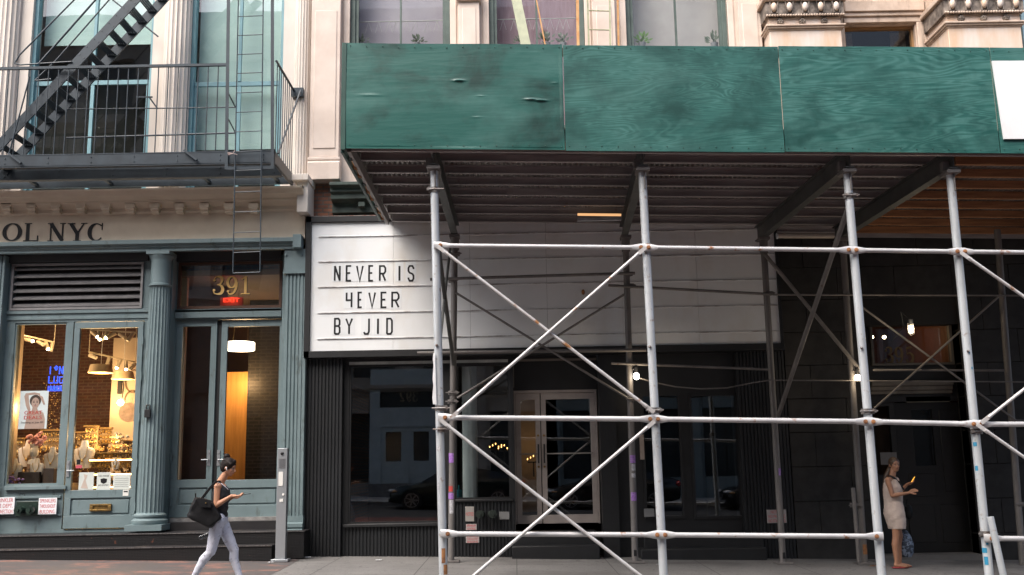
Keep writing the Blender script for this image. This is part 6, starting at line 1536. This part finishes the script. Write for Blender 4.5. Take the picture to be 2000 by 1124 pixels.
mesh('snap', B().ball(bagpt(402,983,-.11), .009), BRASS, bt); mesh('corner_tab', B().bar(bagpt(382,972,0), bagpt(382,964,0), .018, .012), BAGM, bt)
for dy, dx in ((-.06,0),(.05,3)):
    mesh('handle', B().path([bagpt(393+dx,974,dy), bagpt(402+dx,962,dy), bagpt(412+dx,950,dy+.02), bagpt(421+dx,941,dy+.05), q(427+dx,940,-.09), q(428+dx,946,-.02), q(418+dx,972,.02)], .0095, 8), BAGM, bt)
bot = q(397,1050,.1); solo('water_bottle', B().cap(bot+V((-.03,0,-.0)), bot+V((.12,0,.06)), .032, .030), glassm('iridescent plastic', (.8,.85,.9), 1.6), 'clear plastic bottle poking out behind the walking woman', 'bottle')

# woman waiting at the dark door
Y2 = 16.5
def r(px, py, dy=0): return W(px, py, Y2+dy)
c2 = r(1752, 1100); g2 = gz(c2.x)
w2p = thing('person', 'woman in cream sleeveless dress and sandals standing at the dark door of number 395', 'person', (c2.x, Y2, g2))
hc2 = r(1747, 908.5); nk = r(1742, 926); s1, s2 = r(1734, 938, -.16), r(1748, 937, .12); ft2 = V((.0,0,0))
f2 = V((.10,-1,-.03)); BD = B(); P2_, M2_ = head(BD, hc2, f2, V((0,0,1)), .99)
ch2 = r(1743, 958); ws2 = r(1745, 982); hp2 = r(1747, 1006)
BD.cap(nk+V((0,0,-.05)), hc2+V((-.01,.01,-.05)), .052, .047); BD.cap(s1, s2, .047, .047); BD.ball(ch2, (.12,.145,.14), 20, 14); BD.ball(ws2, (.11,.13,.12), 18, 14); BD.ball(hp2, (.125,.145,.12), 18, 14)
k1, k2 = r(1750, 1049, -.07), r(1757, 1049, .10); a1, a2 = r(1751,1095,-.07), r(1757,1092,.10); a1.z = gz(a1.x)+.085; a2.z = gz(a2.x)+.085
for h, k, a in ((hp2+V((.0,-.08,-.03)),k1,a1),(hp2+V((.02,.08,-.03)),k2,a2)):
    BD.cap(h, k, .082, .055); cm = k+(a-k)*.3+V((-.02,0,0)); BD.cap(k, cm, .052, .054); BD.cap(cm, a, .052, .033)
    BD.cap(a+V((-.02,0,-.045)), a+V((.13,-.03,-.062)), .032, .020); BD.cap(a, a+V((-.02,0,-.04)), .032, .03)
    for t_ in range(5): BD.cap(a+V((.11,-.055+t_*.017,-.064)), a+V((.160-.006*t_,-.060+t_*.018,-.068)), .010, .0085, 8)
e1_, w1_ = r(1743, 968, -.20), r(1775, 963, -.26); e2_, w2_ = r(1757, 962, .16), r(1772, 946, .06)
for s_, e_, w_ in ((s1,e1_,w1_),(s2,e2_,w2_)):
    BD.cap(s_, e_, .045, .037); m_ = e_+(w_-e_)*.35; BD.cap(e_, m_, .036, .034); BD.cap(m_, w_, .033, .021)
hand(BD, w1_, V((1,-.1,.45)), V((-.3,-.7,.7)), 1, curl=.28, L=.078); hand(BD, w2_, V((1,-.3,.2)), V((0,0,-1)), -1, curl=.6, L=.07)
rm(mesh('body', BD, SKIN2, w2p), .0055, 3); face(w2p, P2_, M2_, .99)
D_ = B(); nn = 28; vs = []; rings = [(1033,1752,.128,.165),(1020,1750,.145,.180),(1004,1747,.158,.186),(992,1746,.150,.178),(981,1745,.138,.165),(968,1744,.145,.170),(955,1743,.150,.174),(945,1742,.128,.168),(937,1741,.075,.160)]
for py_, px_, ra_, rb_ in rings:
    c_ = r(px_, py_)
    for i in range(nn): a = 2*math.pi*i/nn; vs.append((c_.x+ra_*math.cos(a)*(1+.02*math.sin(5*a+py_*.2)), c_.y+rb_*math.sin(a), c_.z))
D_.add(vs, [(j*nn+i, j*nn+(i+1)%nn, (j+1)*nn+(i+1)%nn, (j+1)*nn+i) for j in range(len(rings)-1) for i in range(nn)]+[tuple(range(nn-1,-1,-1)), tuple(range((len(rings)-1)*nn, len(rings)*nn))])
D_.cap(s1+V((.01,.045,-.01)), ch2+V((0,-.08,.0)), .050, .08); D_.cap(s2+V((0,-.045,-.01)), ch2+V((0,.08,0)), .050, .08)
rm(mesh('dress', D_, DRESS, w2p), .008, 4, .018)
H = B(); H.ball(P2_(0,-.022,.035), (.083,.098,.094), 20, 16, M2_); H.ball(P2_(0,-.05,-.02), (.074,.062,.08), 18, 12, M2_); H.cap(P2_(.062,.03,.05), P2_(.066,.0,.0), .018, .016); H.cap(P2_(-.062,.03,.05), P2_(-.066,.0,.0), .018, .016)
H.cap(P2_(.0,-.10,.0), nk+V((-.07,.05,-.02)), .04, .042); H.cap(nk+V((-.07,.05,-.02)), nk+V((-.14,.04,-.24)), .042, .026); H.cap(nk+V((-.14,.04,-.24)), nk+V((-.15,.04,-.36)), .026, .01)
rm(mesh('hair', H, HAIR2, w2p), .006, 3)
mesh('collar_scarf', B().path([nk+V((-.07,-.05,-.03)), nk+V((-.02,-.10,-.05)), nk+V((.06,-.13,-.14)), nk+V((.13,-.11,-.25))], .016, 8), BLKT, w2p)
for a in (a1, a2): mesh('sandal', B().box(a.x-.07,a.x+.17,a.y-.05,a.y+.045,a.z-.088,a.z-.074).path([(a.x+.03,a.y-.045,a.z-.075),(a.x+.05,a.y-.01,a.z-.03),(a.x+.06,a.y+.035,a.z-.072)], .008, 6), pm('pink red sandal', (.45,.06,.07)) if 'pink red sandal' not in bpy.data.materials else bpy.data.materials['pink red sandal'], w2p, bevel=.004)
mesh('strap', B().path([s2+V((0,-.03,.055)), ch2+V((.12,-.05,.02)), ws2+V((.15,-.02,-.02)), r(1772,993,.0)], .010, 6), BLKT, w2p)
hb = r(1774, 1000, .02); solo('shoulder_bag', B().ball(hb, (.07,.06,.12), 14, 10).tube(hb+V((-.03,0,.1)), hb+V((0,0,.2)), .01), BAGM, 'small black bag hanging at the side of the woman in the cream dress', 'bag')
b = B(); tp2 = r(1763, 1045, .12); n = 12; vs = []
for j, (u, rr) in enumerate(((0,.07),(.08,.12),(.22,.125),(.34,.09),(.42,.03))):
    for i in range(n): a = 2*math.pi*i/n; vs.append((tp2.x+rr*math.cos(a)+.04, tp2.y+rr*.7*math.sin(a), gz(tp2.x)+.02+.25-.0+u-.12))
b.add(vs, [(j*n+i, j*n+(i+1)%n, (j+1)*n+(i+1)%n, (j+1)*n+i) for j in range(4) for i in range(n)]+[tuple(range(n-1,-1,-1))]); b.path([(tp2.x+.04,tp2.y,gz(tp2.x)+.56),(tp2.x+.02,tp2.y,gz(tp2.x)+.75)],.01)
solo('patterned_bag', b, pm('blue patterned cloth', (.02,.03,.05), (.16,.20,.27), 22, .7, lo=.48, hi=.54), 'dark blue patterned cloth bag beside the legs of the woman in cream', 'bag')
pc = W(1783, 939, Y2+.02); solo('mobile_phone', B().bar(pc+V((-.03,.02,-.04)), pc+V((.035,-.0,.06)), .07, .009), em('yellow phone glow', (1,.5,.06), .45), 'phone with glowing yellow screen held by the woman in cream', 'phone', bevel=.002)

# ------------------------------------------------------------------ far side of the street (seen in the window reflections)
opp = thing('corner_building', 'tall cream facade across the street reflected in the upper windows', 'building', (-8, -6, 0))
FC = pm('cream opposite facade', (.42,.38,.33), (.33,.30,.26), 1, .7); OG = pm('opposite dark pane', (.05,.06,.065), None, 2, .15)
def facade(root, xa, xb, ztop, cols, m, mg, zb_=4.6, h=4.0, mm=None):
    wd = (xb-xa)/cols; hs = []; nf = int((ztop-zb_)/h)
    for i in range(cols):
        for j in range(nf): hs.append((xa+wd*(i+.2), xa+wd*(i+.8), zb_+h*j+.7, zb_+h*j+3.3))
    g_ = [(xa+wd*(i+.15), xa+wd*(i+.85), .95, zb_-.8) for i in range(cols)]
    mesh('wall', B().holes(xa, xb, -.2, ztop, hs+g_, -6.4, -6.0), m, root)
    for k_ in hs+g_: mesh('window', B().box(k_[0]-.01, k_[1]+.01, -6.35, -6.3, k_[2]-.01, k_[3]+.01).box((k_[0]+k_[1])/2-.04,(k_[0]+k_[1])/2+.04,-6.29,-6.2,k_[2],k_[3]) , mg, root)
    for i in range(cols+1):
        x = xa+wd*i; mesh('pilaster', B().box(x-.28, x+.28, -6.0, -5.75, 0, ztop), m, root)
    for j in range(nf+1): mesh('cornice', B().profx([(-6,zb_+h*j-.1),(-5.5,zb_+h*j+.2),(-5.5,zb_+h*j+.35),(-6,zb_+h*j+.35)], xa, xb), m, root)
    mesh('parapet', B().box(xa, xb, -6.0, -5.3, ztop, ztop+.8), m, root); mesh('side_wall', B().box(xa, xb, -16, -6.4, -.2, ztop), m, root)
facade(opp, -34, 1.5, 21.0, 12, FC, OG)
opp2 = thing('loft_building', 'grey green opposite building whose pale doors are mirrored in the dark shop window', 'building', (9, -6, 0))
facade(opp2, 1.6, 34, 17.5, 11, pm('grey green facade', (.22,.27,.28), (.17,.21,.22), 1, .6), OG)
# door pair with the number over it, mirrored around x=-5
od = thing('street_doorway', 'pale panelled double doors under the number 392 across the street', 'doorway', (-4.5, -5.7, .3)); OGM = pm('pale grey door', (.50,.58,.60), (.42,.50,.52))
x0, x1 = -5.7, -3.2; b = B(); b.holes(x0-.3, x1+.3, .3, 5.6, [(x0+.15,(x0+x1)/2-.05,.9,3.2),((x0+x1)/2+.05,x1-.15,.9,3.2),(x0+.1,x1-.1,4.0,4.9)], -5.74, -5.6); mesh('surround', b, OGM, od)
for a in (x0+.15, (x0+x1)/2+.05):
    c = a+(x1-x0)/2-.2; mesh('door', B().holes(a, c, .9, 3.2, [(a+.2,c-.2,1.8,3.0)], -5.72, -5.66), OGM, od)
mesh('dark_glass', B().box(x0,x1,-5.745,-5.741,.9,5.0), OG, od)
b = B()
for k, ch in enumerate('392'): glyph(b, ch, x0+.9+k*.28, 4.25, .24, .42, 0, .006)
b.v = [(2*(x0+1.3)-x_, -5.70-y_, z_) for x_, y_, z_ in b.v]; mesh('number', b, pm('dim painted number', (.30,.26,.18)), od)
part('doorstep', B().box(x0-.6, x1+.6, -5.74, -5.0, .3, .6).box(x0-.4,x1+.4,-5.74,-5.3,.6,.9), KERBM, od)

def car(lab, xf, yc, L, Hh, paint, suv=False):
    """car with its nose at xf, pointing to -X"""
    w = .90; g = gz(xf+L/2)-.02
    gnd = g + (.12 - .29*(yc+.15)/11.9)
    t = thing('parked_car', lab, 'car', (xf+L/2, yc, gnd), 'cars parked along the opposite kerb')
    CP = pm('car paint '+paint[0], paint[1], None, 2, .22, .2, coat=.6)
    # stations: u along the length, bottom z, belt z, half width
    st = [(0,.42,.62,.60),(.02,.30,.72,.78),(.08,.24,.80,.87),(.20,.22,.90,.90),(.30,.22,.97,.91),(.50,.22,1.0,.92),(.75,.22,1.03,.91),(.92,.26,1.06,.86),(.985,.34,1.0,.78),(1,.44,.92,.68)]
    if suv: st = [(u,zb+.12,z+.18,hw) for u,zb,z,hw in st]
    b = B(); vs = []; prof = lambda zb,z,hw: [(-hw*.92,zb),(-hw,zb+.12),(-hw,z-.16),(-hw*.93,z-.03),(-hw*.7,z+.0),(0,z+.02),(hw*.7,z),(hw*.93,z-.03),(hw,z-.16),(hw,zb+.12),(hw*.92,zb)]
    n = 11
    for u,zb,z,hw in st:
        for yy,zz in prof(zb,z,hw): vs.append((xf+u*L, yc+yy, gnd+zz))
    b.add(vs, [(j*n+k, j*n+(k+1)%n, (j+1)*n+(k+1)%n, (j+1)*n+k) for j in range(len(st)-1) for k in range(n)]+[tuple(range(n-1,-1,-1)), tuple(range((len(st)-1)*n, len(st)*n))])
    mesh('body', b, CP, t, smooth=50)
    zb = 1.0 if not suv else 1.18
    gs = [(.24,zb-.06,.80,0),(.38,Hh-.07,.66,1),(.50,Hh,.66,1),(.68,Hh-.02,.66,1),(.82 if not suv else .9,Hh-.16,.66,1),(.93 if not suv else .96,zb-.02,.78,0)]
    b = B(); vs = []
    for u,z,hw,_ in gs:
        vs += [(xf+u*L, yc-.82, gnd+zb-.04), (xf+u*L, yc-hw, gnd+z), (xf+u*L, yc+hw, gnd+z), (xf+u*L, yc+.82, gnd+zb-.04)]
    b.add(vs, [(j*4+k, j*4+k+1, (j+1)*4+k+1, (j+1)*4+k) for j in range(len(gs)-1) for k in range(3)]); mesh('greenhouse', b, pm('dark car glass', (.012,.014,.016), None, 3, .08) if 'dark car glass' not in bpy.data.materials else bpy.data.materials['dark car glass'], t, smooth=50)
    b = B()
    for j in range(1, 4):
        a_, c_ = gs[j], gs[j+1]; b.add([(xf+a_[0]*L,yc-a_[2],gnd+a_[1]+.012),(xf+c_[0]*L,yc-c_[2],gnd+c_[1]+.012),(xf+c_[0]*L,yc+c_[2],gnd+c_[1]+.012),(xf+a_[0]*L,yc+a_[2],gnd+a_[1]+.012)], [(0,1,2,3)])
    mesh('roof', b, CP, t)
    TY = bpy.data.materials.get('tyre rubber') or pm('tyre rubber', (.015,.015,.015), None, 3, .8); AL = bpy.data.materials.get('alloy') or pm('alloy', (.5,.5,.52), None, 3, .3, .8)
    R_ = .34 if not suv else .38
    for u in (.17,.80):
        for s in (-1,1):
            cx_ = xf+u*L; cy_ = yc+s*.86; wh = mesh('wheel', B().tube((cx_,cy_-.11,gnd+R_),(cx_,cy_+.11,gnd+R_),R_,n=28), TY, t)
            b = B(); yy = cy_+s*.115
            for k in range(7): a = 2*math.pi*k/7; b.bar((cx_,yy,gnd+R_),(cx_+R_*.66*math.cos(a),yy,gnd+R_+R_*.66*math.sin(a)),.05,.02,up=(0,1,0))
            pts = [(cx_+R_*.66*math.cos(2*math.pi*k/24), gnd+R_+R_*.66*math.sin(2*math.pi*k/24)) for k in range(24)]; b.ribbon(pts, .035, yy-.01, .02, True); mesh('rim', b, AL, wh)
    dz = .18 if suv else 0
    for s in (-1,1):
        mesh('headlight', B().ball((xf+.10,yc+s*.66,gnd+.66+dz),(.16,.20,.07),14,10), pm('headlight lens', (.5,.52,.55), None, 3, .1) if 'headlight lens' not in bpy.data.materials else bpy.data.materials['headlight lens'], t)
        mesh('turn_lamp', B().ball((xf+.20,yc+s*.80,gnd+.64+dz),(.12,.08,.04),10,8), ORR, t)
        mesh('taillight', B().ball((xf+L-.07,yc+s*.70,gnd+.86+dz),(.09,.16,.10),14,10), pm('tail lens', (.5,.02,.02), None, 3, .15) if 'tail lens' not in bpy.data.materials else bpy.data.materials['tail lens'], t)
    mesh('grille', B().box(xf-.01,xf+.03,yc-.4,yc+.4,gnd+.46+dz,gnd+.62+dz), BLACKM, t); mesh('bumper', B().box(xf-.03,xf+.1,yc-.72,yc+.72,gnd+.30+dz,gnd+.42+dz), CP, t, bevel=.03)
DV = 35.1
car('dark green sedan with seven spoke wheels parked nearest the grey doors', (763-1000)/FPX*DV, .95, 4.6, 1.36, ('dark green', (.012,.022,.022)))
car('black sedan with red taillights parked in the middle of the row', (1062-1000)/FPX*DV, .95, 4.5, 1.36, ('black', (.010,.010,.012)))
car('black tall car with chrome grille parked at the right end of the row', (1396-1000)/FPX*DV, .85, 4.7, 1.38, ('gloss black', (.008,.008,.010)), False)
